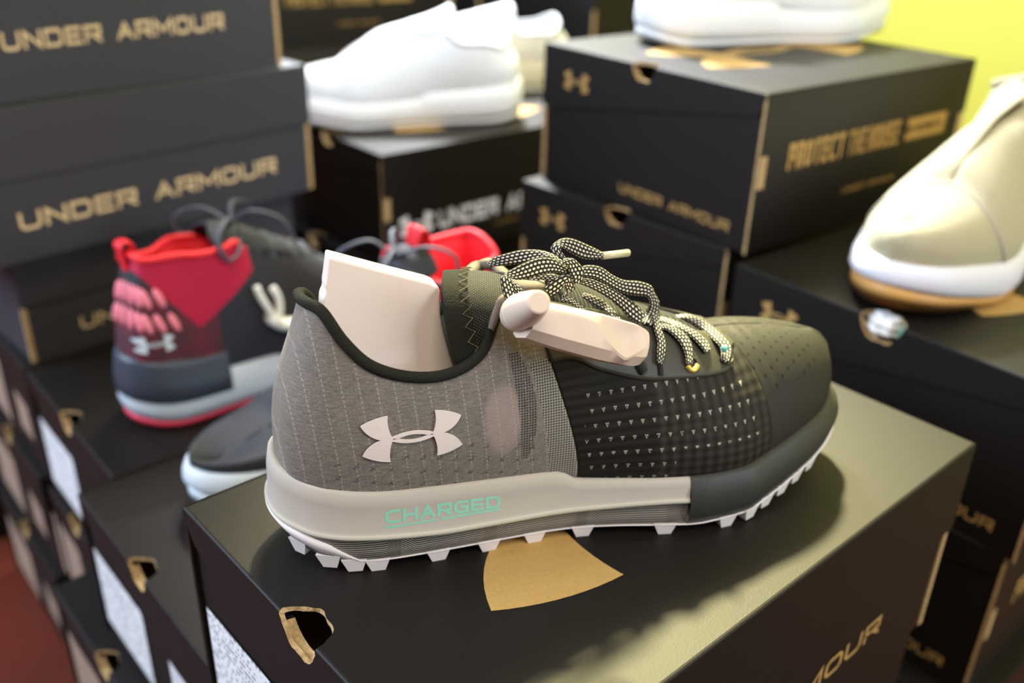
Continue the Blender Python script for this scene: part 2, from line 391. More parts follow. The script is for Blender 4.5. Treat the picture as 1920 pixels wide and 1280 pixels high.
# left rear stack of three, long fronts to the viewer
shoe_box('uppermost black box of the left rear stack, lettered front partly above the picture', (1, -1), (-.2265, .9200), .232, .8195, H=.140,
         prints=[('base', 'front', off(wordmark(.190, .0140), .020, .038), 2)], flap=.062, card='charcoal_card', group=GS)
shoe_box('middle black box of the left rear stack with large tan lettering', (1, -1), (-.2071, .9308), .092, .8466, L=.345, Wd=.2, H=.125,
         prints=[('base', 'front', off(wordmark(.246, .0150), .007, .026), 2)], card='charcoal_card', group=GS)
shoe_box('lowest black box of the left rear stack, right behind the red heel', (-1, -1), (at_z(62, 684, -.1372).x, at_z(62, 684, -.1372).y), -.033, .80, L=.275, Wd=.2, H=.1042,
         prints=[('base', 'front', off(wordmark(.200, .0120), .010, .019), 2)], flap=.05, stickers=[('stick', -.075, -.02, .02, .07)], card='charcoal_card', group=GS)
# middle rear
shoe_box('black box with white lettering below the white slip-on sneaker', (-1, -1), (-.14, .9466), 0, .7161, flip=True,
         prints=std_prints(hinge='white', end=False), group=GS)
shoe_box('far black box behind the white slip-on sneaker, tan slogan on its side', (1, -1), (-.1203, 1.7196), .1255, math.radians(35.2), flip=True, H=.1245,
         prints=std_prints(), group=GS)
shoe_box('far black box standing right of the slogan box, pale size sticker on it', (-1, -1), (-.075, 1.715), .1255, math.radians(35), L=.21, Wd=.21, H=.1245,
         prints=[], hole=False, stickers=[('end', -.09, -.02, .03, .11), ('hinge', -.09, -.065, .03, .11)], group=GS)
shoe_box('far black box with big white sticker, behind the boxes at the wall', (-1, -1), (.115, 1.575), .1255, math.radians(38), L=.20, Wd=.21, H=.1245,
         prints=[], hole=False, stickers=[('hinge', -.085, -.045, .060, .115), ('hinge', -.035, -.005, .055, .110)], group=GS)
shoe_box('black box under the white lettered box, only its round hole edge catching light', (-1, -1), (-.165, .960), -.125, .73, flip=True, H=.125,
         prints=[], group=GS)
shoe_box('black box behind the white lettered box, under the far slogan box', (-1, -1), (-.30, 1.135), 0, .7161, L=.345, Wd=.2127, flip=True, H=.125, prints=[], hole=False, group=GS)
shoe_box('black box under the left half of the far slogan box', (-1, -1), (-.44, 1.325), 0.0005, .7161, flip=True, H=.125, prints=[], hole=False, group=GS)
shoe_box('black box under the right half of the far slogan box', (-1, -1), (-.178, 1.553), 0.0005, .7161, flip=True, H=.125, prints=[], hole=False, group=GS)
shoe_box('black box hidden rearmost behind the far slogan box supports', (-1, -1), (-.322, 1.722), 0.0005, .7161, flip=True, H=.125, prints=[], hole=False, group=GS)
# right rear
shoe_box('black box topped by the white shoe, tan slogan on its side, by the lime wall', (-1, -1), (.1799, .6908), .126, .6707, L=.2903, Wd=.254, H=.1245, flip=True,
         prints=std_prints(W_=.254, H=.1245, L=.29), group=GS)
shoe_box('black box wedged under the lime wall box, emblem beside its round hole', (-1, -1), (.1697, .7034), 0.001, .7663, Wd=.2375, flip=True,
         prints=std_prints(W_=.2375), group=GS)
shoe_box('black box under the cream sneaker toe, tissue showing in its hole', (-1, -1), (.328, .4825), 0, .679, Wd=.25, flip=True, hole_r=.0165,
         prints=std_prints(W_=.25), group=GS)
shoe_box('black box supporting the cream sneaker box at the right edge', (-1, -1), (.3274, .4890), -.1255, .7792-.03, Wd=.25, flip=True, H=.1245,
         prints=std_prints(W_=.25), group=GS)
shoe_box('bottom right black box, slogan side facing up from the corner', (-1, -1), (.322, .465), -.2505, .74, L=.36, Wd=.26, flip=True, H=.1245,
         prints=std_prints(W_=.25, top=False), group=GS)
# lower left, dim
def px2(px, py, z): q_ = at_z(px, py, z); return q_.x, q_.y
for lab, xy, zt, yw, c_ in (
        ('dim black box directly under the box of the red heeled sneaker', (-.430, .722), -.2627, .7229, (-1, 1)),
        ('dim black box second below the box of the red heeled sneaker', (-.440, .726), -.3875, .7229, (-1, 1)),
        ('dim black box under the left rear stack at the picture edge', (-.428, .7235), -.1375, .7229, (-1, -1)),
        ('dim stickered black box second under the left rear stack', (-.445, .735), -.2627, .7229, (-1, -1)),
        ('dim stickered black box lowest under the left rear stack', (-.455, .738), -.3875, .7229, (-1, -1)),
        ('dim black box with a frayed hole below the near left box', px2(98, 1100, -.2605), -.2605, .735, (-1, 1)),
        ('dim black box lowest in the near left stack', (-.372, .590), -.3858, .73, (-1, 1)),
        ('dark black box at the far left edge beyond the other stacks', (-.64, .93), -.2627, .70, (-1, -1)),
        ('dark black box on the floor at the far left edge', (-.65, .94), -.3875, .72, (-1, -1))):
    shoe_box(lab, c_, xy, zt, yw, H=.1247, Wd=(.138 if 'red heeled' in lab else .2127) if c_[1] > 0 else .21, prints=[], hole=(-1,), raw=False, tone='shaded_label', stickers=[('stick', -.098, -.012, .012, .085), ('stick', .030, .070, .030, .070)], group=GS)
# plain boxes that carry the stacks down to the floor
def column(what, corner, xy, ztop, yaw, n, Wd=.2127, L=.345, flip=False):
    h_ = (ztop-FLOOR)/n-.0004
    for k in range(n):
        shoe_box('plain black box %s below the %s' % (('directly', 'two layers', 'three layers', 'four layers')[k], what), corner, (xy[0]+.002*(k % 2), xy[1]-.002*(k % 2)), ztop-k*(h_+.0004), yaw, L=L, Wd=Wd, H=h_, flip=flip, prints=[], hole=False, raw=False, cut=False, group=GS)
column('box carrying the grey trail shoe', (-1, 1), (-.142, .3545), -.1275, hy_, 3, Wd=.205, L=.335)
column('lime wall box pair', (-1, -1), (.172, .706), -.1245, .7663, 3, Wd=.232)
column('white lettered box pair', (-1, -1), (-.165, .960), -.2505, .73, 2, flip=True)
column('box behind the white sneaker', (-1, -1), (-.30, 1.135), -.1255, .7161, 3, flip=True)
column('left far slogan support', (-1, -1), (-.44, 1.325), -.125, .7161, 3, flip=True)
column('right far slogan support', (-1, -1), (-.178, 1.553), -.125, .7161, 3, flip=True)
column('bottom right slogan box', (-1, -1), (.325, .468), -.3755, .74, 1, Wd=.25, flip=True)
# ------------------------------------------------------------------ shoe tools
def cr(P, u):
    """Catmull-Rom through rows of P (tuples) at u in 0..len-1"""
    n = len(P); i = max(0, min(n-2, int(math.floor(u)))); f = u-i
    p0 = P[max(0, i-1)]; p1 = P[i]; p2 = P[i+1]; p3 = P[min(n-1, i+2)]
    return tuple(.5*((2*b)+(c-a)*f+(2*a-5*b+4*c-d)*f*f+(-a+3*b-3*c+d)*f**3) for a, b, c, d in zip(p0, p1, p2, p3))
def lin(tab, x):
    if x <= tab[0][0]: return tab[0][1]
    for (a, b), (c, d) in zip(tab, tab[1:]):
        if x <= c: return b+(d-b)*(x-a)/(c-a)
    return tab[-1][1]
def smo(tab, x):
    """smooth interpolation of (x, y) pairs"""
    if x <= tab[0][0]: return tab[0][1]
    if x >= tab[-1][0]: return tab[-1][1]
    for i in range(len(tab)-1):
        if x <= tab[i+1][0]:
            x0, y0 = tab[i]; x1, y1 = tab[i+1]; h = x1-x0; u = (x-x0)/h
            def sl(j):
                if j <= 0 or j >= len(tab)-1: 
                    j = max(0, min(len(tab)-2, j if j <= 0 else j-1)); return (tab[j+1][1]-tab[j][1])/(tab[j+1][0]-tab[j][0])
                a = (tab[j][1]-tab[j-1][1])/(tab[j][0]-tab[j-1][0]); b = (tab[j+1][1]-tab[j][1])/(tab[j+1][0]-tab[j][0])
                return 0 if a*b <= 0 else 2*a*b/(a+b)
            m0, m1 = sl(i), sl(i+1)
            return (2*u**3-3*u*u+1)*y0+(u**3-2*u*u+u)*h*m0+(-2*u**3+3*u*u)*y1+(u**3-u*u)*h*m1
def outline(lat, med, n=90):
    """closed loop of (x, y, side) round the sole: heel centre, lateral, toe tip, medial; lat/med are (x, halfwidth) tables"""
    L = lat[-1][0]; X0 = lat[0][0]; pts = []
    for k in range(n+1):
        c = .5-.5*math.cos(math.pi*k/n); x = X0+(L-X0)*c
        pts.append((x, -smo2(lat, x)))
    for k in range(1, n):
        c = .5+.5*math.cos(math.pi*k/n); x = X0+(L-X0)*c
        pts.append((x, smo2(med, x)))
    return pts
def smo2(tab, x):
    # square-root friendly ends: interpolate y^2 near the tips so that they come round
    t2 = [(a, b*abs(b)) for a, b in tab]; v = smo(t2, x); return math.copysign(math.sqrt(abs(v)), v)
def ring_normals(pts):
    n = len(pts); N = []
    for i in range(n):
        a = V((*pts[i-1], 0)); b = V((*pts[(i+1) % n], 0)); d = (b-a)
        d = d.normalized() if d.length > 1e-9 else V((1, 0, 0))
        N.append(V((d.y, -d.x, 0)))
    return N
def loft_rings(name, pts, prof, mats, parent, mi=None, capb=True, capt=False, smooth=True, sub=None):
    """prof(i, x, y)-> list of (offset, z); returns object"""
    N = ring_normals(pts); n = len(pts); rows = []
    for i, (x, y) in enumerate(pts):
        rows.append([V((x, y, 0))+N[i]*o+V((0, 0, z)) for o, z in prof(i, x, y)])
    m = len(rows[0]); vs = [v for r in rows for v in r]; fs = []; ml = []
    for i in range(n):
        j = (i+1) % n
        for k in range(m-1):
            fs.append((i*m+k, i*m+k+1, j*m+k+1, j*m+k)); ml.append(mi(k, *pts[i]) if mi else 0)
    uv = []
    acc = 0
    for i in range(n):
        if i: acc += (V((*pts[i], 0))-V((*pts[i-1], 0))).length
        for k in range(m): uv.append((acc, rows[i][k].z))
    if capb or capt:
        for k, on in ((0, capb), (m-1, capt)):
            if on:
                # strip cap across
                half = n//2
                for i in range(half):
                    a, b = i, i+1; c_, d = (n-i-1) % n, (n-i) % n
                    q = [a*m+k, b*m+k, c_*m+k, d*m+k]
                    q = [x for ii, x in enumerate(q) if x not in q[:ii]]
                    if len(q) > 2: fs.append(tuple(q)); ml.append(mi(k, *pts[i]) if mi else 0)
    o = mkobj(name, vs, fs, mats, parent, mi=ml, smooth=smooth, uvs=uv)
    b = bmesh.new(); b.from_mesh(o.data); bmesh.ops.recalc_face_normals(b, faces=b.faces); b.to_mesh(o.data); b.free()
    return o
def bez(p0, p1, p2, p3, t):
    s = 1-t; return p0*(s**3)+p1*(3*s*s*t)+p2*(3*s*t*t)+p3*(t**3)
class Upper:
    """stations: (bx,by,bz, tx,ty,tz, bout, bup, tout, tdown) from heel centre (0) to toe tip (n-1), lateral y<0"""
    def __init__(s, st, med=None): s.st = st; s.n = len(st); s.med = med
    def row(s, u, side):
        st = s.st if side < 0 or s.med is None else s.med
        r = cr(st, u); k = 1 if side < 0 else -1
        bx, by, bz, tx, ty, tz, bo, bu, to, td = r
        e = .02; ra = cr(st, max(0, u-e)); rb = cr(st, min(s.n-1, u+e))
        d = V((rb[0]-ra[0], rb[1]-ra[1], 0))
        if u < 1e-6: nn = V((-1, 0, 0))
        elif u > s.n-1-1e-6: nn = V((1, 0, 0))
        else:
            d.normalize(); nn = V((d.y, -d.x, 0))
        B = V((bx, by, bz)); T = V((tx, ty, tz))
        P1 = B+nn*bo+V((0, 0, bu)); 
        dt = (B-T); dt.z = 0; 
        hn = nn if to >= 0 else nn
        P2 = T+hn*to-V((0, 0, td))
        if k < 0:
            for q in (B, P1, P2, T): q.y = -q.y
        return B, P1, P2, T
    def pt(s, u, v, side=-1, offs=0):
        a = s.row(u, side); p = bez(*a, v)
        if offs:
            e = 1e-3; q = bez(*a, min(1, v+e)) if v < 1-e else p; q0 = bez(*a, v-e) if v > e else p
            b = s.row(min(s.n-1, u+.01), side); a2 = s.row(max(0, u-.01), side)
            du = bez(*b, v)-bez(*a2, v); dv = q-q0; nrm = dv.cross(du)*(1 if side > 0 else -1)
            if nrm.length > 1e-12: p = p+nrm.normalized()*offs
        return p
    def patch(s, name, u0, u1, v0, v1, mats, parent, nu=60, nv=26, sides=(-1, 1), offs=0, thick=.0012, wrap=None, mi=None):
        """a patch as its own mesh; both sides joined at heel or toe when they meet there"""
        vs = []; fs = []; uv = []; ml = []
        seq = []
        if len(sides) == 2:
            if wrap == 'toe': seq = [(-1, u0+(u1-u0)*i/nu) for i in range(nu+1)] + [(1, u1-(u1-u0)*i/nu) for i in range(1, nu+1)]
            elif wrap == 'heel': seq = [(-1, u1-(u1-u0)*i/nu) for i in range(nu+1)] + [(1, u0+(u1-u0)*i/nu) for i in range(1, nu+1)]
        runs = [seq] if seq else [[(sd, u0+(u1-u0)*i/nu) for i in range(nu+1)] for sd in sides]
        for run in runs:
            base = len(vs)
            for sd, u in run:
                a0 = v0(u) if callable(v0) else v0; a1 = v1(u) if callable(v1) else v1
                for j in range(nv+1):
                    v = a0+(a1-a0)*j/nv
                    p = s.pt(u, v, sd, offs); vs.append(p); uv.append((u*sd, v))
            m = nv+1
            for i in range(len(run)-1):
                for j in range(nv):
                    fs.append((base+i*m+j, base+(i+1)*m+j, base+(i+1)*m+j+1, base+i*m+j+1))
        o = mkobj(name, vs, fs, mats, parent, smooth=True, uvs=uv)
        b = bmesh.new(); b.from_mesh(o.data); bmesh.ops.remove_doubles(b, verts=b.verts, dist=2e-6)
        bmesh.ops.recalc_face_normals(b, faces=b.faces)
        # outward check
        c = sum((f.calc_center_median() for f in b.faces), V())/len(b.faces)
        sc = sum(f.normal.dot(f.calc_center_median()-c)*f.calc_area() for f in b.faces)
        if sc < 0: bmesh.ops.reverse_faces(b, faces=b.faces)
        b.to_mesh(o.data); b.free()
        if thick:
            md = o.modifiers.new('t', 'SOLIDIFY'); md.thickness = thick; md.offset = -1
        return o
def tube(name, pts, r, m, parent, seg=10, closed=False, flat=1.0, rfn=None, smooth=True):
    P = [V(p) for p in pts]; n = len(P); vs = []; fs = []; uv = []; acc = 0; up = V((0, 0, 1))
    prev = None
    for i in range(n):
        a = P[i-1] if (i or closed) else P[i]; b = P[(i+1) % n] if (i < n-1 or closed) else P[i]
        d = (b-a).normalized()
        if prev is None: s_ = d.cross(up); s_ = s_ if s_.length > 1e-3 else d.cross(V((1, 0, 0)))
        else: s_ = prev - d*prev.dot(d)
        s_.normalize(); prev = s_; t = s_.cross(d)
        if i: acc += (P[i]-P[i-1]).length
        rr = rfn(i/(n-1)) * r if rfn else r
        for k in range(seg):
            an = 2*math.pi*k/seg; vs.append(P[i]+s_*math.cos(an)*rr+t*math.sin(an)*rr*flat); uv.append((acc, k/seg))
    for i in range(n if closed else n-1):
        for k in range(seg):
            j = (i+1) % n; fs.append((i*seg+k, i*seg+(k+1) % seg, j*seg+(k+1) % seg, j*seg+k))
    if not closed: fs.append(tuple(range(seg))[::-1]); fs.append(tuple((n-1)*seg+k for k in range(seg)))
    return mkobj(name, vs, fs, m, parent, smooth=smooth, uvs=uv)
def smooth_pts(P, k=8, closed=False):
    n = len(P); o = []
    if closed:
        Q = [P[-1]]+list(P)+[P[0], P[1]]
        for i in range(n):
            for j in range(k):
                o.append(V(cr(Q, 1+i+j/k)))
        return o
    for i in range((n-1)*k+1): o.append(V(cr([tuple(p) for p in P], i/k)))
    return o
def ribbon(name, E1, E2, m, parent, thick=.0012, k=7, width_cells=5):
    """flat lace between two edge polylines"""
    A = smooth_pts(E1, k); B = smooth_pts(E2, k); n = min(len(A), len(B)); vs = []; fs = []; uv = []; acc = 0; nc = 6
    for i in range(n):
        if i: acc += ((A[i]+B[i])/2-(A[i-1]+B[i-1])/2).length
        a, b = A[i], B[i]; d = ((A[min(n-1, i+1)]+B[min(n-1, i+1)])-(A[max(0, i-1)]+B[max(0, i-1)])).normalized()
        w = b-a; nn = w.cross(d); nn = nn.normalized() if nn.length > 1e-9 else V((0, -1, 0))
        for j in range(nc+1):
            t = j/nc; bul = thick*.5*(1-(2*t-1)**4)*1.0
            for sg in (1, -1):
                vs.append(a+w*t+nn*bul*sg); uv.append((acc, t if sg > 0 else t))
    m_ = (nc+1)*2
    for i in range(n-1):
        for j in range(nc):
            o0 = i*m_+j*2; o1 = (i+1)*m_+j*2
            fs.append((o0, o0+2, o1+2, o1)); fs.append((o0+1, o1+1, o1+3, o0+3))
    for e in (0, n-1):
        for j in range(nc): fs.append((e*m_+j*2, e*m_+j*2+1, e*m_+j*2+3, e*m_+j*2+2))
    o = mkobj(name, vs, fs, m, parent, smooth=True, uvs=uv)
    b = bmesh.new(); b.from_mesh(o.data); bmesh.ops.remove_doubles(b, verts=b.verts, dist=1e-6); bmesh.ops.recalc_face_normals(b, faces=b.faces); b.to_mesh(o.data); b.free()
    return o
# ------------------------------------------------------------------ node maths for patterned cloth
class NX:
    def __init__(s, nt, sock): s.nt = nt; s.s = sock
    def _op(s, op, *a):
        n = s.nt.nodes.new('ShaderNodeMath'); n.operation = op
        for i, x in enumerate((s,)+a):
            if isinstance(x, NX): s.nt.links.new(x.s, n.inputs[i])
            else: n.inputs[i].default_value = x
        return NX(s.nt, n.outputs[0])
    def __add__(s, o): return s._op('ADD', o)
    def __sub__(s, o): return s._op('SUBTRACT', o)
    def __mul__(s, o): return s._op('MULTIPLY', o)
    def gt(s, o): return s._op('GREATER_THAN', o)
    def lt(s, o): return s._op('LESS_THAN', o)
    def fract(s): return s._op('FRACT')
    def floor(s): return s._op('FLOOR')
    def abs(s): return s._op('ABSOLUTE')
    def sin(s): return s._op('SINE')
    def mx(s, o): return s._op('MAXIMUM', o)
    def mn(s, o): return s._op('MINIMUM', o)
def pmat(name, fn, rough=.7, spec=.4, sheen=0.0):
    """fn(nt, X, Y, Z, U, Vv) -> (colour socket or tuple, height NX or None)"""
    m = bpy.data.materials.new(name); m.use_nodes = True; nt = m.node_tree; b = nt.nodes['Principled BSDF']
    b.inputs['Roughness'].default_value = rough; b.inputs['Specular IOR Level'].default_value = spec
    b.inputs['Sheen Weight'].default_value = sheen; b.inputs['Sheen Roughness'].default_value = .4
    tc = nt.nodes.new('ShaderNodeTexCoord'); sp = nt.nodes.new('ShaderNodeSeparateXYZ'); nt.links.new(tc.outputs['Object'], sp.inputs[0])
    su = nt.nodes.new('ShaderNodeSeparateXYZ'); nt.links.new(tc.outputs['UV'], su.inputs[0])
    col, h, st = fn(nt, NX(nt, sp.outputs[0]), NX(nt, sp.outputs[1]), NX(nt, sp.outputs[2]), NX(nt, su.outputs[0]), NX(nt, su.outputs[1]))
    if isinstance(col, tuple): b.inputs['Base Color'].default_value = (*col, 1)
    else: nt.links.new(col, b.inputs['Base Color'])
    if h is not None:
        bp = nt.nodes.new('ShaderNodeBump'); bp.inputs['Strength'].default_value = st; bp.inputs['Distance'].default_value = .0006
        nt.links.new(h.s, bp.inputs['Height']); nt.links.new(bp.outputs['Normal'], b.inputs['Normal'])
    M[name] = m
def mixc(nt, f, a, b):
    n = nt.nodes.new('ShaderNodeMix'); n.data_type = 'RGBA'
    nt.links.new(f.s, n.inputs[0])
    for i, c in ((6, a), (7, b)):
        if isinstance(c, tuple): n.inputs[i].default_value = (*c, 1)
        else: nt.links.new(c, n.inputs[i])
    return n.outputs[2]
def noise(nt, scale, det=2):
    n = nt.nodes.new('ShaderNodeTexNoise'); n.inputs['Scale'].default_value = scale; n.inputs['Detail'].default_value = det
    tc = nt.nodes.new('ShaderNodeTexCoord'); nt.links.new(tc.outputs['Object'], n.inputs['Vector']); return NX(nt, n.outputs['Fac'])
def noise_s(nt, sc):
    tc = nt.nodes.new('ShaderNodeTexCoord'); mp = nt.nodes.new('ShaderNodeMapping'); mp.inputs['Scale'].default_value = sc; nt.links.new(tc.outputs['Object'], mp.inputs[0])
    n = nt.nodes.new('ShaderNodeTexNoise'); n.inputs['Scale'].default_value = 1; n.inputs['Detail'].default_value = 1; nt.links.new(mp.outputs[0], n.inputs['Vector']); return NX(nt, n.outputs['Fac'])
def heel_knit(nt, X, Y, Z, U, Vv):
    nz = noise(nt, 2200, 1); n2 = noise(nt, 90, 3)
    base = mixc(nt, (nz*1.6-.3), (.125, .107, .090), (.250, .218, .186))
    base = mixc(nt, (n2*.5), base, (.145, .122, .103))
    sl = NX(nt, noise_s(nt, (260, 260, 2600)).s); base = mixc(nt, sl.gt(.54)*.35, base, (.33, .295, .25)); sl2 = noise_s(nt, (3200, 3200, 240)); base = mixc(nt, sl2.gt(.58)*.25, base, (.07, .06, .05))
    # dashed vertical stitches, leaning back
    xs = (X + Z*.10)*152; fx = (xs.fract()-.5).abs(); dash = (Z*520+xs.floor()*.37).fract()
    st = fx.lt(.045)*dash.lt(.62)
    base = mixc(nt, st*.5, base, (.42, .38, .32))
    # small openwork marks low on the side
    lx = (X*150).fract(); lz = (Z*150+(X*150).floor()*.22).fract()
    mk = lx.gt(.25)*lx.lt(.72)*lz.lt((lx-.15)*.9)*lz.gt(.12)*Z.lt((X-.06).abs()*-.05+.0605)*X.gt(.028)*X.lt(.112)*nz.gt(.5)
    base = mixc(nt, mk*.8, base, (.03, .027, .024))
    # open mesh: leaf and band, square holes
    hx = (X*850).fract(); hz = (Z*850).fract(); hole = hx.gt(.32)*hz.gt(.35)
    yx = X-.1122+(Z-.066)*(Z-.066)*9.5
    leaf_r = yx.lt(0.0)*(X-.1045+(Z-.066)*.09+(Z-.066)*(Z-.066)*2.0).gt(0)*Z.gt(.046)*Z.lt(.094)
    bx = X-(Z*-.17+.1375)-((Z-.055)*(Z-.055)*-1.5)
    band = bx.gt(-.0115)*bx.lt(.002)*Z.lt(.089)
    band_l = bx.gt(-.026)*bx.lt(-.0115)*Z.lt(.105)
    showt = (((X-.0975)*(X-.0975)*(1/(.0085**2)))+((Z-.0665)*(Z-.0665)*(1/(.0165**2))))
    showt = ((showt*-1+1.15).mx(0)*1.6).mn(1)*Y.lt(0)
    base = mixc(nt, showt*.5, base, (.42, .32, .29))
    base = mixc(nt, band*.8, base, (.34, .32, .27))
    base = mixc(nt, (leaf_r.mx(band))*hole*Y.lt(0)*.92, base, (.012, .011, .010))
    return base, nz + st*.6, .35
pmat('heel_knit', heel_knit, .62, .35, .25)
def fore_knit(nt, X, Y, Z, U, Vv):
    nz = noise(nt, 1500, 1)
    rib = (Z*1500+(X*60).sin()*.6).sin(); col = (X*190).fract()
    base = mixc(nt, nz*.8, (.005, .0042, .0033), (.022, .018, .014))
    ridge = (col-.5).abs()*X.gt(.165)
    base = mixc(nt, ridge*1.0, base, (.050, .044, .034))
    rz = (Z+.0005)*148; ry = rz.fract(); rx = ((X*190)+(rz.floor())*.28).fract()
    tri = ry.gt(.38)*ry.lt(.66)*((rx-.5).abs()).lt((ry-.36)*.55)
    hollow = ry.gt(.47)*ry.lt(.60)*((rx-.5).abs()).lt((ry-.44)*.42)
    area_ = X.gt(.1335)*Z.lt(.0725)*((Z.gt(.0435)).mx(X.lt(.174)))*(X+Z*.32).lt(.2325)
    base = mixc(nt, (tri-hollow*.75*X.lt(.17))*area_*nz.gt(.38)*.85, base, (.40, .38, .31))
    return base, rib*.5+tri*area_*.6+nz*.4, .4
pmat('fore_knit', fore_knit, .7, .2, 0)
def toe_fn(nt, X, Y, Z, U, Vv):
    # faint moulded lines sweeping round and tiny perforations on the crown
    w = ((X*900)+(Z*260)).sin(); w = w*X.lt(.2365)
    px_ = (X*210).fract()-.5; py_ = (Y*170+(X*210).floor()*.5).fract()-.5
    dot = (px_*px_+py_*py_).lt(.018)*Z.gt(.058)*X.lt(.262)
    base = mixc(nt, dot, (.030, .028, .023), (.008, .008, .007))
    return base, w*.25-dot*1.2, .5
pmat('toe_shell', toe_fn, .58, .13)
def lace_fn(nt, X, Y, Z, U, Vv):
    r = (Vv*4.2+.4); ry = r.fract()-.5; rx = (U*500+r.floor()*.5).fract()-.5
    d = (rx*rx*1.0+ry*ry*1.5).lt(.105)*Vv.gt(.05)*Vv.lt(.95)
    base = mixc(nt, d, (.010, .010, .007), (.72, .66, .56))
    return base, d*1.0-(ry*ry), .6
pmat('lace_check', lace_fn, .7, .3)
def tongue_fn(nt, X, Y, Z, U, Vv):
    a = (U*1350); b = (Vv*58+a.floor()*.5).fract()-.5; a2 = a.fract()-.5
    d = (a2*a2+b*b).lt(.075)
    n2 = noise(nt, 500, 2)
    base = mixc(nt, d*n2*1.5, (.008, .010, .012), (.11, .095, .072))
    return base, d*.8, .6
pmat('tongue_mesh', tongue_fn, .75, .2)
def hatch(nt, X, Y, Z, U, Vv):
    w = ((U*5200)+(Vv*7200)).sin(); return (.45, .400, .345), w, .07
pmat('midsole_grey', hatch, .6, .35)
def zig(nt, X, Y, Z, U, Vv):
    t = ((U*24).fract()-.5).abs(); k = t.lt(.06)*3.0
    w = (Vv*5000+(t.mn(.13))*190).sin(); base = mixc(nt, w*.5+.5, (.13, .115, .095), (.42, .375, .32))
    return base, w, .7
pmat('midsole_band', zig, .6, .35)
mat('bumper_dark', (.034, .034, .030), .5, bump=.1, bscale=1500, spec=.35)
mat('midsole_ridge', (.56, .52, .42), .5)
mat('outsole_white', (.80, .73, .71), .5, spec=.4)
mat('eyestay_rubber', (.045, .041, .030), .5, bump=.08, bscale=1800, spec=.35)
mat('olive_binding', (.016, .016, .011), .9, bump=.5, bscale=1400, spec=.2)
mat('lining_dark', (.035, .034, .030), .9, bump=.4, bscale=900)
mat('emblem_pink', (.80, .70, .65), .42, spec=.45)
mat('mint_print', (.30, .66, .50), .5)
mat('cream_plastic', (.70, .55, .44), .42, spec=.35, sss=.06)
mat('cream_board', (.93, .79, .70), .5, spec=.3)
mat('stitch_tan', (.16, .125, .075), .8)
mat('eyelet_gold', (.75, .55, .12), .35, metal=.6)
mat('grey_suede', (.13, .105, .085), .8, bump=.3, bscale=1200)
mat('aglet', (.55, .50, .33), .25, spec=.6)
mat('slot_dark', (.008, .008, .007), .8)
mat('mint_thread', (.12, .5, .45), .4)
# ------------------------------------------------------------------ grey trail shoe
hero = empty('running_shoe', 'grey and black trail running shoe with checkered laces standing on the front box', 'shoe', SORG, SH_YAW)
CL = V(((CO-SORG).dot(SU), (CO-SORG).dot(SV), CO.z))
def rl(px, py): r = ray(px, py); return V((r.dot(SU), r.dot(SV), r.z))
def HY(px, py, y):
    r = rl(px, py); return CL + r*((y-CL.y)/r.y)
ST = [
 (.0095, 0, .0465, .0250, 0, .1150, .002, .030, .007, .026),
 (.0125, -.0165, .0455, .0258, -.0125, .1185, .003, .028, .006, .024),
 (.0225, -.0260, .0430, .0300, -.0200, .1175, .004, .026, .004, .020),
 (.0350, -.0300, .0410, .0365, -.0250, .1065, .004, .024, .003, .018),
 (.0500, -.0325, .0395, .0460, -.0285, .0965, .004, .022, .003, .016),
 (.0680, -.0330, .0385, .0610, -.0305, .0905, .004, .020, .003, .015),
 (.0860, -.0335, .0375, .0765, -.0310, .0900, .004, .020, .003, .015),
 (.1020, -.0340, .0365, .0895, -.0295, .0965, .004, .022, .004, .018),
 (.1160, -.0345, .0355, .0985, -.0255, .1120, .004, .024, .006, .020),
 (.1315, -.0360, .0325, .1150, -.0200, .1110, .004, .024, .009, .016),
 (.1500, -.0395, .0300, .1390, -.0170, .1030, .004, .022, .011, .012),
 (.1700, -.0445, .0290, .1630, -.0160, .0945, .004, .020, .013, .009),
 (.1900, -.0485, .0290, .1860, -.0145, .0860, .004, .018, .016, .006),
 (.2075, -.0485, .0290, .2035, -.0100, .0790, .004, .018, .020, .003),
 (.2235, -.0435, .0300, .2130, -.0010, .0765, .004, .018, .028, .001),
 (.2440, -.0360, .0325, .2270, 0, .0755, .004, .018, .027, 0),
 (.2620, -.0270, .0340, .2420, 0, .0735, .004, .018, .024, 0),
 (.2765, -.0145, .0350, .2550, 0, .0705, .004, .018, .020, 0),
 (.2830, 0, .0355, .2640, 0, .0680, .004, .018, .018, 0)]
def medial(st):
    o = []
    for i, r in enumerate(st):
        r = list(r); k = lin([(0, 1), (7, .92), (11, .84), (14, .86), (18, 1)], i); r[1] *= k; r[5] -= lin([(0, 0), (1, .0065), (2, .0100), (3, .012), (5, .006), (8, .009), (9, .008), (13, 0)], i); o.append(tuple(r))
    return o
UP = Upper(ST, medial(ST))
heel_up = UP.patch('heel_upper', 0, 9, 0, 1, 'heel_knit', hero, nu=90, nv=34, wrap='heel')
heel_up['label'] = 'taupe ripstop mesh heel panel'
fore_up = UP.patch('forefoot_upper', 9, 14, 0, 1, 'fore_knit', hero, nu=60, nv=34)
fore_up['label'] = 'black knit forefoot panel with rows of tiny triangles'
toe_up = UP.patch('toe_cap', 14, 18, 0, 1, 'toe_shell', hero, nu=50, nv=34, wrap='toe')
toe_up['label'] = 'smooth dark grey toe cap'
def zedge(x): return smo([(.126, .0870), (.1307, .0858), (.1407, .0802), (.1648, .0727), (.1833, .0708), (.2040, .0690), (.2130, .0735)], x)
def vlo(u):
    lo, hi = .2, 1.0
    for _ in range(24):
        m_ = (lo+hi)/2; p = UP.pt(u, m_, -1)
        if p.z > zedge(p.x): hi = m_
        else: lo = m_
    return lo
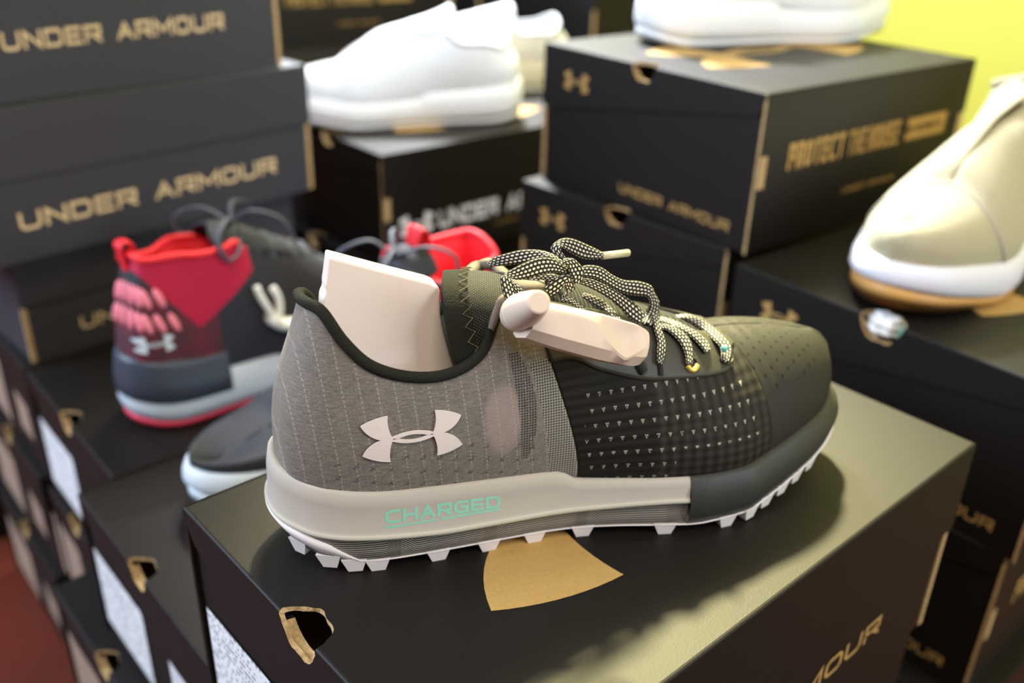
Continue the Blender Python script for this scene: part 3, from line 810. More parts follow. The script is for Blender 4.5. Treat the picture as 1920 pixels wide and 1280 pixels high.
eye = UP.patch('eyestay', 9.0, 13.95, vlo, lambda u: 1.0, 'eyestay_rubber', hero, nu=60, nv=16, offs=.0011, thick=.0014)
eye['label'] = 'smooth dark rubber lace stay'
# collar piping and lining
col_pts = [UP.pt(8.3-8.3*i/60, 1, -1) for i in range(61)] + [UP.pt(8.3*i/60, 1, 1) for i in range(1, 61)]
pip = tube('collar_piping', [p+V((0, 0, -.0004)) for p in col_pts], .0023, 'olive_binding', hero, seg=12)
vs = []; fs = []
cc = V((.055, 0, 0))
for p in col_pts:
    inn = V((cc.x-p.x, -p.y*1.3, 0)); inn = inn.normalized() if inn.length > 1e-6 else V((1, 0, 0))
    if p.x > .055: inn = V((0, -math.copysign(1, p.y), 0))
    vs += [p, p+inn*.004-V((0, 0, .006)), p+inn*.005-V((0, 0, .022)), V((p.x, p.y*.9, .045)) if p.x > .03 else V((.022, p.y*.9, .045))]
for i in range(len(col_pts)-1):
    for k in range(3): fs.append((i*4+k, i*4+k+1, i*4+k+5, i*4+k+4))
lin_o = mkobj('collar_lining', vs, fs, 'lining_dark', hero, smooth=True)
# ---- sole
LAT = [(.0085, 0), (.0105, .0115), (.0150, .0185), (.0230, .0255), (.0350, .0300), (.0500, .0323), (.0680, .0330), (.0860, .0335), (.1020, .0340), (.1160, .0345), (.1315, .0360), (.1500, .0395), (.1700, .0445), (.1900, .0485), (.2075, .0485), (.2235, .0437), (.2440, .0365), (.2620, .0280), (.2765, .0160), (.2835, 0)]
MED = [(x, y*lin([(0, 1), (.10, .92), (.17, .84), (.22, .86), (.2835, 1)], x)) for x, y in LAT]
OUT = outline(LAT, MED, 110)
ZB = [(0, .0475), (.009, .0468), (.0215, .0445), (.035, .0420), (.05, .0405), (.068, .0392), (.09, .0380), (.115, .0368), (.1225, .0362), (.1275, .0340), (.1315, .0312), (.15, .0298), (.17, .0290), (.2075, .0295), (.2235, .0310), (.244, .0340), (.262, .0358), (.2765, .0372), (.2835, .0380)]
ZR = [(0, .0240), (.0134, .0222), (.025, .0203), (.046, .0184), (.078, .0157), (.111, .0156), (.136, .0156), (.179, .0168), (.21, .0165), (.2835, .030)]
ZO = [(0, .0170), (.006, .0145), (.014, .0110), (.025, .0078), (.035, .0060), (.05, .0052), (.08, .0048), (.185, .0048), (.21, .0058), (.225, .0080), (.24, .0115), (.26, .0160), (.277, .0205), (.286, .0235)]
zb = lambda x: smo(ZB, x); zr = lambda x: smo(ZR, x)+.0018; zo = lambda x: smo(ZO, x)
SEAM = .1795
ins_ = lambda x: lin([(0, -.0028), (.03, -.0026), (.13, -.0018), (.18, .0006), (.28, .0020)], x)
def keep_loft(name, pts, prof, mats, keep, mi=None, **k):
    o = loft_rings(name, pts, prof, mats, hero, mi=mi, **k)
    b = bmesh.new(); b.from_mesh(o.data)
    bmesh.ops.delete(b, geom=[f for f in b.faces if not keep(f.calc_center_median())], context='FACES')
    b.to_mesh(o.data); b.free(); return o
def pf_mid(i, x, y):
    a, r, o = zb(x), zr(x), zo(x)
    return [(-.006, a-.003), (-.0008, a+.0002), (.0006, a+.0003), (.0020, a-.0008), (.0030, a*.7+r*.3), (.0034, r+.0030), (.0042, r+.0018), (.0050, r+.0007), (.0044, r-.0006), (.0030, r-.0015), (.0026+ins_(x)*.25, (r+o)*.5), (ins_(x)+.0022, o+.0004), (-.006, o)]
mid = keep_loft('midsole', OUT, pf_mid, ['midsole_grey', 'midsole_band', 'midsole_ridge'], lambda c: c.x < SEAM, mi=lambda k, x, y: 1 if 8 <= k <= 10 else (2 if 6 <= k <= 7 else 0))
mid['label'] = 'warm grey foam midsole with zigzag grooves along its lower band'
def pf_bump(i, x, y):
    a, r, o = zb(x), zr(x), zo(x); s_ = min(1, max(0, (x-.19)/.05)); g = .0014*s_
    return [(-.006, a-.003), (-.0008, a+.0006), (.0008, a+.0007), (.0024, a-.0008), (.0048, a*.72+o*.28), (.0060, (a+o)*.5), (.0050, a*.25+o*.75), (.0022+ins_(x), o+.0004), (-.004, o)]
bump = keep_loft('toe_bumper', OUT, pf_bump, ['bumper_dark'], lambda c: c.x >= SEAM)
bump['label'] = 'dark rubber bumper round the front of the sole'
def pf_out(i, x, y):
    r, o = zr(x), zo(x); t = lin([(0, 1), (.017, .97), (.026, .7), (.037, 0)], x); top = (o+.0012)*(1-t)+(r-.0012)*t
    if x > .2: top = o+.0014
    j = ins_(x); w_ = .0050*t+(j+.0034)*(1-t); return [(-.007, top), (w_, top), (w_*.55+(j+.0012)*.45, top*.45+o*.55), (j+.0012, o-.0004), (j-.0010, o-.0018), (-.009, o-.0018)]
outs = loft_rings('outsole', OUT, pf_out, ['outsole_white'], hero, capb=False, capt=True)
outs['label'] = 'pinkish white lugged outsole'
bm = bmesh.new(); bm.from_mesh(outs.data)
def lug(x, side, w=.0095, dep=.011, h=None, yin=None):
    tab = LAT if side < 0 else MED
    yy = smo2(tab, x); y2 = smo2(tab, min(.283, x+.002)); d = V((.002, side*(y2-yy), 0)).normalized(); n = V((d.y, -d.x, 0))*(1 if side < 0 else -1)
    if yin is not None: c = V((x, yin, 0)); d = V((1, 0, 0)); n = V((0, -1, 0))
    else: c = V((x, side*yy, 0))+n*(ins_(x)+.0028)
    zt = zo(x)-.0008; zb_ = max(0.0, zo(x)-.0052)
    q = []
    for (a, b_, z) in ((-w*.62, .0003, zt+.0025), (w*.62, .0003, zt+.0025), (w*.62, -dep, zt), (-w*.62, -dep, zt), (-w*.30, -.0008, zb_), (w*.38, -.0008, zb_), (w*.38, -dep*.9, zb_), (-w*.30, -dep*.9, zb_)):
        q.append(bm.verts.new(c+d*a+n*b_+V((0, 0, z))))
    for f in ((0, 1, 2, 3), (7, 6, 5, 4), (0, 4, 5, 1), (1, 5, 6, 2), (2, 6, 7, 3), (3, 7, 4, 0)): bm.faces.new([q[i] for i in f])
for x in (.0135, .0245, .0345, .0440, .0700, .0925, .1135, .1355, .1720, .2010, .2130, .2235, .2340, .2440, .2540): lug(x, -1, .0075 if x > .2 or x < .02 else .0085)
for x in (.0135, .0245, .0345, .0440, .0700, .0925, .1135, .1355, .1560, .1780, .1990, .2200, .2400, .2560): lug(x, 1)
for x in (.03, .05, .075, .10, .13, .155, .18, .205, .23):
    for y in (-.014, .004, .018): lug(x, -1, .008, .006, yin=y)
bmesh.ops.recalc_face_normals(bm, faces=bm.faces); bm.to_mesh(outs.data); bm.free()
# ---- prints projected on the side along the shoe's own width
def side_bvh(o):
    bm = bmesh.new(); bm.from_mesh(o.data); bmesh.ops.triangulate(bm, faces=bm.faces); t = BVHTree.FromBMesh(bm); bm.free(); return t
def on_side(tr, x, z, offs):
    h = tr.ray_cast(V((x, -.3, z)), V((0, 1, 0)))
    if h[0] is None: return V((x, -.035, z))
    n = h[1] if h[1].y < 0 else -h[1]
    return h[0]+n*offs
def cloth_print(name, polys, tr, m, parent, offs=.0004, sub=3, thick=0, fn=None):
    """polys in (x, z) shoe coordinates"""
    bm = bmesh.new()
    for q in polys:
        vs = [bm.verts.new((p[0], 0, p[1])) for p in q]
        try: bm.faces.new(vs)
        except ValueError: pass
    bmesh.ops.remove_doubles(bm, verts=bm.verts, dist=1e-5)
    if sub: bmesh.ops.subdivide_edges(bm, edges=bm.edges, cuts=sub, use_grid_fill=True)
    for v in bm.verts: v.co = on_side(tr, v.co.x, v.co.z, offs)
    for f in bm.faces:
        f.normal_update()
        if f.normal.y > 0: f.normal_flip()
    o = bmobj(name, bm, m, parent)
    if thick:
        md = o.modifiers.new('t', 'SOLIDIFY'); md.thickness = thick; md.offset = 1
    return o
tr_heel = side_bvh(heel_up); tr_mid = side_bvh(mid)
def from_px(tr, px, py):
    h = tr.ray_cast(CL, rl(px, py).normalized())
    return (h[0].x, h[0].z) if h[0] is not None else (HY(px, py, -.034).x, HY(px, py, -.034).z)
def quad_map(c00, c10, c11, c01):
    def f(u, v): return tuple(c00[i]*(1-u)*(1-v)+c10[i]*u*(1-v)+c11[i]*u*v+c01[i]*(1-u)*v for i in (0, 1))
    return f
# emblem: corners of its bounding box read off the cloth
qa = quad_map(from_px(tr_heel, 681, 868), from_px(tr_heel, 866, 845), from_px(tr_heel, 862, 759), from_px(tr_heel, 674, 780))
em = [[qa((a+1)/2, (b+.54)/1.08) for a, b in q] for q in ua_polys(10)]
lg = cloth_print('logo', em, tr_heel, 'emblem_pink', hero, offs=.0007, sub=1, thick=.0006)
lg['label'] = 'pale raised emblem'
# word on the midsole, underlined
wq = quad_map(from_px(tr_mid, 722, 982), from_px(tr_mid, 938, 951), from_px(tr_mid, 938, 928), from_px(tr_mid, 721, 957))
ch = text_polys('CHARGED', 1, 1, t=.22, gw=.74, gap=.34)
wp_ = [[wq(a, b) for a, b in q] for q in ch]
ul = quad_map(from_px(tr_mid, 722, 991), from_px(tr_mid, 938, 956), from_px(tr_mid, 938, 952), from_px(tr_mid, 722, 987))
for a, b in ((0, .435), (.475, 1)): 
    k = 10
    for i in range(k): wp_.append([ul(a+(b-a)*i/k, 0), ul(a+(b-a)*(i+1)/k, 0), ul(a+(b-a)*(i+1)/k, 1), ul(a+(b-a)*i/k, 1)])
cloth_print('lettering', wp_, tr_mid, 'mint_print', hero, offs=.00012, sub=1)['label'] = 'mint green printed word with underline'
# ---- tongue
TR = [[(.0805, -.0262, .0870), (.0770, -.0245, .1040), (.0775, -.0150, .1160), (.0830, .0020, .1165), (.0900, .0160, .1090), (.0920, .0250, .0980)],
      [(.0905, -.0270, .0900), (.0880, -.0250, .1060), (.0890, -.0155, .1155), (.0950, .0020, .1155), (.1010, .0155, .1085), (.1020, .0250, .0980)],
      [(.1010, -.0262, .0960), (.1010, -.0235, .1070), (.1030, -.0140, .1130), (.1080, .0010, .1135), (.1120, .0145, .1080), (.1120, .0240, .1000)],
      [(.1250, -.0215, .0950), (.1250, -.0190, .1030), (.1260, -.0120, .1090), (.1280, 0, .1110), (.1290, .0130, .1080), (.1300, .0210, .0980)],
      [(.1600, -.0180, .0840), (.1600, -.0150, .0900), (.1600, -.0090, .0940), (.1600, 0, .0960), (.1600, .0100, .0940), (.1600, .0180, .0850)],
      [(.2080, -.0120, .0700), (.2085, -.0100, .0735), (.2090, -.0060, .0755), (.2090, 0, .0765), (.2090, .0070, .0750), (.2080, .0120, .0700)]]
def tongue_patch(name, a0, a1, m, offs, thick, na=30, nb=40):
    vs = []; fs = []; uv = []
    for i in range(na+1):
        a = a0+(a1-a0)*i/na
        for j in range(nb+1):
            b = 5*j/nb; row = [cr([r[k] for r in TR], a) for k in range(6)]; p = V(cr(row, b))
            vs.append(p); uv.append((a*.012, b/5))
    for i in range(na):
        for j in range(nb): fs.append((i*(nb+1)+j, i*(nb+1)+j+1, (i+1)*(nb+1)+j+1, (i+1)*(nb+1)+j))
    o = mkobj(name, vs, fs, m, hero, smooth=True, uvs=uv)
    md = o.modifiers.new('t', 'SOLIDIFY'); md.thickness = thick; md.offset = offs
    return o
tongue_patch('tongue', .85, 5, 'tongue_mesh', 0, .0032, na=60)['label'] = 'dark mesh tongue'
tb = tongue_patch('tongue_binding', 0, .9, 'olive_binding', 0, .0042, na=10)
zz = []
for j in range(27):
    b = .15+4.2*j/26
    row = [cr([r[k] for r in TR], .72 if j % 2 else .98) for k in range(6)]; p = V(cr(row, b)); c_ = V((.10, 0, .08)); zz.append(p+(p-c_).normalized()*.0030)
tube('zigzag_stitching', zz, .0002, 'stitch_tan', hero, seg=5, smooth=False)
# ---- laces: edges given as (x px, y px) of the close view, plus depth across the shoe
TRS = [side_bvh(o_) for o_ in (heel_up, fore_up, toe_up, eye)]
def TB():
    vs = []; fs = []
    for i in range(41):
        for j in range(31):
            row = [cr([r[k] for r in TR], 5*i/40) for k in range(6)]; vs.append(V(cr(row, 5*j/30)))
    for i in range(40):
        for j in range(30): a = i*31+j; fs.append((a, a+1, a+32, a+31))
    return BVHTree.FromPolygons(vs, fs)
TRS.append(TB())
def rest(px, py, y, lift=.0024):
    d = rl(px, py).normalized(); p = HY(px, py, y); t = (p-CL).length
    for tr in TRS:
        h = tr.ray_cast(CL, d)
        if h[0] is not None: t = min(t, h[3]-lift)
    return CL+d*t
def cc_(L, y, ox, oy, k): return [rest(ox+a/k, oy+b/k, (y if not isinstance(y, (list, tuple)) else y[0]+(y[1]-y[0])*i/max(1, len(L)-1))) for i, (a, b) in enumerate(L)]
def c7(L, y): return cc_(L, y, 850, 430, 4.74)
def c4(L, y): return cc_(L, y, 1000, 600, 2.977)
laces = []
def lace(E1, E2, th=.0013): laces.append(ribbon('lace', E1, E2, 'lace_check', hero, thick=th))
lace(c7([(300, 300), (360, 248), (460, 215), (600, 183), (750, 180), (880, 215), (980, 285)], (.010, -.006)), c7([(330, 330), (420, 325), (520, 318), (640, 303), (760, 268), (860, 262), (950, 330)], (.008, -.009)))
lace(c7([(470, 650), (440, 560), (415, 450), (440, 405), (520, 352), (640, 292), (760, 250), (890, 258), (1010, 330)], (-.030, -.016)), c7([(560, 600), (548, 540), (520, 460), (505, 430), (560, 448), (660, 440), (790, 405), (890, 388), (990, 400)], (-.028, -.018)))
lace(c7([(960, 330), (965, 250), (905, 225), (862, 180), (890, 125), (960, 80), (1050, 78), (1180, 128), (1335, 205)], (-.010, -.002)), c7([(1040, 330), (1005, 260), (985, 225), (960, 190), (968, 160), (1000, 185), (1060, 225), (1170, 270), (1330, 262)], (-.012, -.004)))
lace(c7([(985, 255), (1060, 255), (1120, 300), (1165, 370), (1150, 470)], -.018), c7([(975, 300), (1010, 330), (1030, 400), (1050, 440), (1060, 480)], -.020))
lace(c7([(1120, 340), (1190, 315), (1310, 332), (1420, 405), (1520, 448), (1650, 458), (1755, 495), (1790, 560), (1832, 650), (1825, 760), (1780, 850)], (-.016, -.010)), c7([(1090, 420), (1180, 428), (1270, 445), (1380, 505), (1480, 560), (1600, 592), (1700, 598), (1735, 625), (1735, 680), (1705, 740), (1670, 830)], (-.018, -.012)))
lace(c7([(1130, 430), (1230, 440), (1330, 480), (1430, 530), (1530, 590), (1620, 660), (1710, 760)], (-.014, -.018)), c7([(1110, 480), (1190, 510), (1290, 560), (1400, 630), (1500, 720), (1570, 800), (1640, 840)], (-.014, -.019)))
lace(c7([(800, 520), (880, 450), (960, 405), (1030, 400), (1065, 470), (1080, 530), (1000, 590)], -.022), c7([(880, 600), (930, 575), (960, 540), (985, 500), (990, 520), (1000, 545), (960, 600)], -.021))
lace(c7([(700, 400), (800, 395), (900, 400), (990, 440)], (-.004, -.010)), c7([(690, 470), (790, 465), (880, 470), (970, 500)], (-.005, -.010)))
lace(c7([(970, 590), (1040, 600), (1100, 650), (1180, 700)], -.019), c7([(960, 640), (1020, 650), (1080, 690), (1150, 740)], -.021))
lace(c7([(530, 460), (590, 500), (620, 545), (640, 600)], -.020), c7([(520, 520), (550, 560), (580, 590), (600, 640)], -.022))
lace(c7([(1160, 560), (1260, 590), (1360, 650), (1450, 740), (1500, 800)], (-.008, -.015)), c7([(1140, 610), (1230, 660), (1330, 720), (1400, 790), (1450, 850)], (-.010, -.016)))
# strands crossing the throat to the eyelets
lace(c4([(655, -30), (668, 40), (690, 120), (688, 180), (690, 235)], (-.014, -.027)), c4([(705, -30), (715, 40), (740, 120), (742, 190), (718, 250)], (-.014, -.027)))
lace(c4([(700, 15), (770, 28), (850, 75), (888, 140), (893, 240)], (-.012, -.026)), c4([(705, 55), (745, 60), (805, 115), (840, 180), (852, 245)], (-.012, -.026)))
lace(c4([(740, 10), (820, 18), (900, 55), (970, 110), (992, 160)], (-.010, -.022)), c4([(740, 45), (800, 50), (880, 98), (930, 150), (958, 185)], (-.010, -.023)))
lace(c4([(800, -30), (880, -32), (970, 8), (1060, 82), (1108, 140), (1108, 200), (1092, 240)], (.004, -.025)), c4([(790, 0), (850, -2), (930, 50), (1010, 120), (1042, 165), (1045, 205), (1048, 225)], (.002, -.026)))
lace(c4([(640, -25), (720, -20), (800, 5), (850, 30)], (-.006, .002)), c4([(650, 10), (710, 15), (780, 40), (830, 60)], (-.006, .0)))
laces[0]['label'] = 'checkered black and white flat lace'
tube('aglet', [HY(850+1325/4.74, 430+235/4.74, -.003), HY(850+1440/4.74, 430+222/4.74, 0), HY(850+1555/4.74, 430+208/4.74, .002)], .0016, 'aglet', hero, seg=10)
# eyelets and slots
tr_eye = side_bvh(eye)
def eye_hit(px, py, lift):
    h = tr_eye.ray_cast(CL, rl(px, py).normalized())
    if h[0] is None: p = HY(px, py, -.03); return p, V((0, -1, .4)).normalized()
    n = h[1] if h[1].dot(V((0, -1, .3))) > 0 else -h[1]
    return h[0]+n*lift, n
def slot(name, pts, r, m, lift=.0005, closed=False): return tube(name, smooth_pts([tuple(eye_hit(px, py, lift)[0]) for px, py in pts], 5, closed), r, m, hero, seg=8, closed=closed, flat=1)
slot('eyelet_slot', [(1236, 682), (1238, 692), (1239, 704)], .0012, 'slot_dark', .0003)
slot('eyelet_slot', [(1197, 680), (1201, 688), (1206, 697)], .0024, 'slot_dark', .0)
slot('eyelet_rim', [(1196, 676), (1208, 680), (1209, 697), (1202, 701)], .0006, 'eyestay_rubber', .0006)
slot('eyelet_rim', [(1284, 678), (1290, 690), (1299, 693), (1305, 686), (1304, 676), (1296, 672)], .0006, 'eyestay_rubber', .0006, True)
g = slot('eyelet', [(1287, 686), (1293, 693), (1300, 694), (1306, 686)], .0013, 'eyelet_gold', .0006); g['label'] = 'yellow eyelet lining'
slot('eyelet_rim', [(1350, 672), (1356, 680), (1366, 682), (1372, 676), (1370, 668)], .0007, 'eyestay_rubber', .0006)
b_ = bmesh.new(); bmesh.ops.create_icosphere(b_, subdivisions=2, radius=.0016)
p_, n_ = eye_hit(1348, 662, .004)
for v in b_.verts: v.co += p_
bmobj('stopper_bead', b_, 'mint_thread', hero, smooth=True)
# lateral top edge of the throat: turned suede facing, and the medial facing behind the loops
def sheet(name, E1, E2, m, th, k=6):
    A = smooth_pts([tuple(p) for p in E1], k); B = smooth_pts([tuple(p) for p in E2], k); vs = []; fs = []
    for a, b in zip(A, B): vs += [a, a*.5+b*.5+V((0, -.0008, .0008)), b]
    for i in range(len(A)-1): fs += [(i*3, i*3+1, i*3+4, i*3+3), (i*3+1, i*3+2, i*3+5, i*3+4)]
    o = mkobj(name, vs, fs, m, hero, smooth=True); md = o.modifiers.new('t', 'SOLIDIFY'); md.thickness = th; md.offset = 0; return o
sheet('throat_facing', c7([(445, 580), (400, 620), (370, 700), (335, 800), (320, 880)], (-.0270, -.0300)), c7([(470, 640), (440, 660), (405, 740), (380, 830), (345, 905)], (-.0285, -.0312)), 'grey_suede', .0012)['label'] = 'suede edge of the lace opening'
sheet('throat_facing', c7([(100, 385), (200, 300), (300, 275), (380, 300), (440, 360), (600, 470), (800, 480)], (.024, .016)), c7([(160, 400), (230, 370), (300, 350), (360, 370), (440, 420), (600, 560), (800, 560)], (.022, .012)), 'grey_suede', .0030)
# ------------------------------------------------------------------ cream insert standing in the shoe (own thing)
def pris(name, pts, ya, yb, m, label, cat, bev=.0015, taper=None):
    root = empty(name, label, cat, SORG, SH_YAW)
    bm = bmesh.new()
    fs = add_prism(bm, pts, lambda p: (p[0], ya+(taper(p) if taper else 0), p[1]), lambda p: (p[0], yb-(taper(p) if taper else 0), p[1]))
    bmesh.ops.recalc_face_normals(bm, faces=bm.faces)
    bmesh.ops.bevel(bm, geom=list(bm.edges), offset=bev, segments=3, profile=.5, affect='EDGES')
    return root, bm
Q = [(617, 481), (720, 508), (808, 530), (822, 537), (826, 548), (827, 590), (832, 620), (845, 668), (856, 700), (640, 706), (603, 600), (605, 560), (611, 547), (610, 535), (612, 525)]
yi = -.012
pts = [(HY(a, b, yi).x, HY(a, b, yi).z) for a, b in Q][::-1]
ins = empty('shoe_insert', 'flat cream plastic insert standing upright in the grey shoe collar', 'insert', SORG, SH_YAW)
bm = bmesh.new()
add_prism(bm, pts, lambda p: (p[0], yi, p[1]), lambda p: (p[0], -.003, p[1])); bmesh.ops.recalc_face_normals(bm, faces=bm.faces)
bmesh.ops.bevel(bm, geom=list(bm.edges), offset=.0011, segments=3, profile=.5, affect='EDGES')
ins_o = bmobj('plate', bm, 'cream_board', ins)
# ------------------------------------------------------------------ cream security tag clipped on the laces
tag_ = empty('security_tag', 'cream plastic security tag with a stubby peg lying on the laces', 'security tag', SORG, SH_YAW)
A0 = HY(985, 597, -.046); A1 = HY(1203, 652, -.046)
ax = (A1-A0); Lt = ax.length; ax.normalize(); ny = V((0, -1, 0)); ny = (ny-ax*ny.dot(ax)).normalized(); uz = ax.cross(ny); uz = uz if uz.z > 0 else -uz
ny = V((0, -.90, .43)); ny = (ny-ax*ny.dot(ax)).normalized(); uz = ny.cross(ax); uz = uz if uz.z > 0 else -uz
vs = []; fs = []; nS = 48; sec = None
def tag_sec(s_):
    hh = lin([(0, .0074), (.25, .0084), (.6, .0090), (1, .0084)], s_); d_ = .0072
    g = max(0, min(1, (s_-.36)/.5)); g = g*g*(3-2*g); g *= 1-.75*max(0, min(1, (s_-.80)/.18))
    zm = .42-1.15*g                                     # where the scoop meets the lower facet
    top = [(-d_, hh*.9), (-d_*.55, hh), (d_*.15, hh)]
    a, b = (d_*.72, hh*.88), (d_*(1.02-.10*g), hh*zm)
    mid_ = []
    for k in range(9):
        u = k/8; sag = math.sin(math.pi*u)*(.0015*g-.0008*(1-g)); mid_.append((a[0]+(b[0]-a[0])*u-sag, a[1]+(b[1]-a[1])*u))
    zl = min(zm-.12, -.52)
    low = [(d_*(.96-.10*g), hh*zl), (d_*.40, -hh*.98), (-d_*.6, -hh), (-d_, -hh*.8)]
    P = top+mid_+low
    if s_ > .86: k = math.sqrt(max(0, 1-((s_-.86)/.143)**2)); P = [(x_*(.62+.38*k), y_*(.62+.38*k)) for x_, y_ in P]
    return P
for i in range(nS+1):
    s_ = i/nS; c_ = A0+ax*(Lt*s_); P = tag_sec(s_); nT = len(P)
    for a, b in P: vs.append(c_+ny*a+uz*b)
for i in range(nS):
    for j in range(nT): fs.append((i*nT+j, i*nT+(j+1) % nT, (i+1)*nT+(j+1) % nT, (i+1)*nT+j))
fs.append(tuple(range(nT))[::-1]); fs.append(tuple(nS*nT+k for k in range(nT)))
body = mkobj('tag_body', vs, fs, 'cream_plastic', tag_, smooth=True)
b2 = bmesh.new(); b2.from_mesh(body.data); bmesh.ops.recalc_face_normals(b2, faces=b2.faces); b2.to_mesh(body.data); b2.free()
P0 = HY(972, 588, -.040); P1 = HY(1011, 566, -.066)
d = (P1-P0).normalized(); s1 = d.cross(V((0, 0, 1))).normalized(); s2 = s1.cross(d)
vs = []; fs = []; R = [(-.008, .0030), (-.004, .0062), (0, .0070), (.0035, .0072), (.0040, .0069), (.004, .0070), (.010, .0066), (.018, .0055), (.0238, .0044), (.0246, .0041), (.0249, .0036)]
sc_ = (P1-P0).length/.0249
for a, r in R:
    for j in range(32):
        an = 2*math.pi*j/32; vs.append(P0+d*(a*sc_)+s1*(math.cos(an)*r)+s2*(math.sin(an)*r))
for i in range(len(R)-1):
    for j in range(32): fs.append((i*32+j, i*32+(j+1) % 32, (i+1)*32+(j+1) % 32, (i+1)*32+j))
fs.append(tuple(range(32))[::-1]); fs.append(tuple((len(R)-1)*32+k for k in range(32)))
pg = mkobj('peg', vs, fs, 'cream_plastic', tag_, smooth=True)
b2 = bmesh.new(); b2.from_mesh(pg.data); bmesh.ops.recalc_face_normals(b2, faces=b2.faces); b2.to_mesh(pg.data); b2.free()
for o_ in (body, pg):
    md = o_.modifiers.new('e', 'EDGE_SPLIT'); md.split_angle = math.radians(22)
# ------------------------------------------------------------------ the other sneakers
mat('white_knit', (.84, .87, .92), .75, bump=.5, bscale=500, sheen=.2)
mat('white_foam', (.86, .88, .90), .5)
mat('white_leather', (.84, .85, .88), .5, bump=.1, bscale=300)
mat('pale_grey_knit', (.60, .62, .66), .8, bump=.4, bscale=500)
mat('cream_knit', (.42, .37, .23), .8, bump=.4, bscale=900, sheen=.2, noise=.05, nscale=600)
mat('gum_rubber', (.58, .30, .08), .5)
mat('khaki_knit', (.50, .46, .36), .8)
mat('white_lilac_foam', (.76, .74, .80), .5)
mat('black_knit', (.018, .019, .026), .7, bump=.8, bscale=420, noise=.8, nscale=500)
mat('blue_white_foam', (.62, .70, .78), .45)
mat('slate_rubber', (.045, .055, .080), .4)
mat('hot_pink_rubber', (.85, .06, .12), .4)
mat('red_lining', (.80, .012, .025), .6, bump=.3, bscale=600)
mat('pink_pad', (.92, .26, .34), .5)
mat('black_lace', (.05, .055, .075), .6, noise=.9, nscale=700)
mat('white_gloss', (.88, .90, .86), .35)
def red_up(nt, X, Y, Z, U, Vv):
    nz = noise(nt, 700, 1); n2 = noise(nt, 60, 3)
    kn = ((X*1900).sin()*(Z*1900).sin())
    left = Z - (X*-1.35+.161); right = Z - (X*.62+.043); edge = left.mn(right)
    inred = edge.gt(0)*X.lt(.112)
    maroon = (X.lt(.075))*Z.gt(.045)*(Z.lt(.12))
    base = mixc(nt, nz*.8, (.010, .011, .017), (.040, .043, .060))
    base = mixc(nt, maroon*(n2*1.4-.2), base, (.19, .012, .030))
    base = mixc(nt, inred, base, mixc(nt, kn*.5+.5, (.38, .003, .034), (.62, .008, .070)))
    return base, kn, .6
pmat('red_black_knit', red_up, .65, .4)
def streak_up(nt, X, Y, Z, U, Vv):
    nz = noise(nt, 500, 2); a = ((X+Y*.5)*90).fract(); s_ = (a-.5).abs().lt(.09)*((Z*600).fract().lt(.55))*X.gt(.2)
    return mixc(nt, s_*nz*1.6, (.014, .015, .021), (.42, .44, .55)), nz, .5
pmat('streaked_black_knit', streak_up, .7, .4)
def gen_st(hb, hd, hf, inst, toe, tall=0, closed=False):
    o = []
    for i, r in enumerate(ST):
        r = list(r)
        w = lin([(0, hb), (1, hb+.001), (2, hb-.001), (3, hb*.55+hd*.45), (4, hb*.2+hd*.8), (5, hd), (6, hd+.0005), (7, hd*.6+hf*.4), (8, hf), (11, inst), (14, toe+.008), (18, toe-.006)], i)
        r[5] = w
        if tall and i < 9: r[3] = lin([(0, .026), (8, .100)], i) if i > 2 else r[3]; r[9] = .03
        if closed and i >= 8: r[4] = -.010 if i == 8 else 0; r[8] = .024; r[9] = .001
        o.append(tuple(r))
    return o
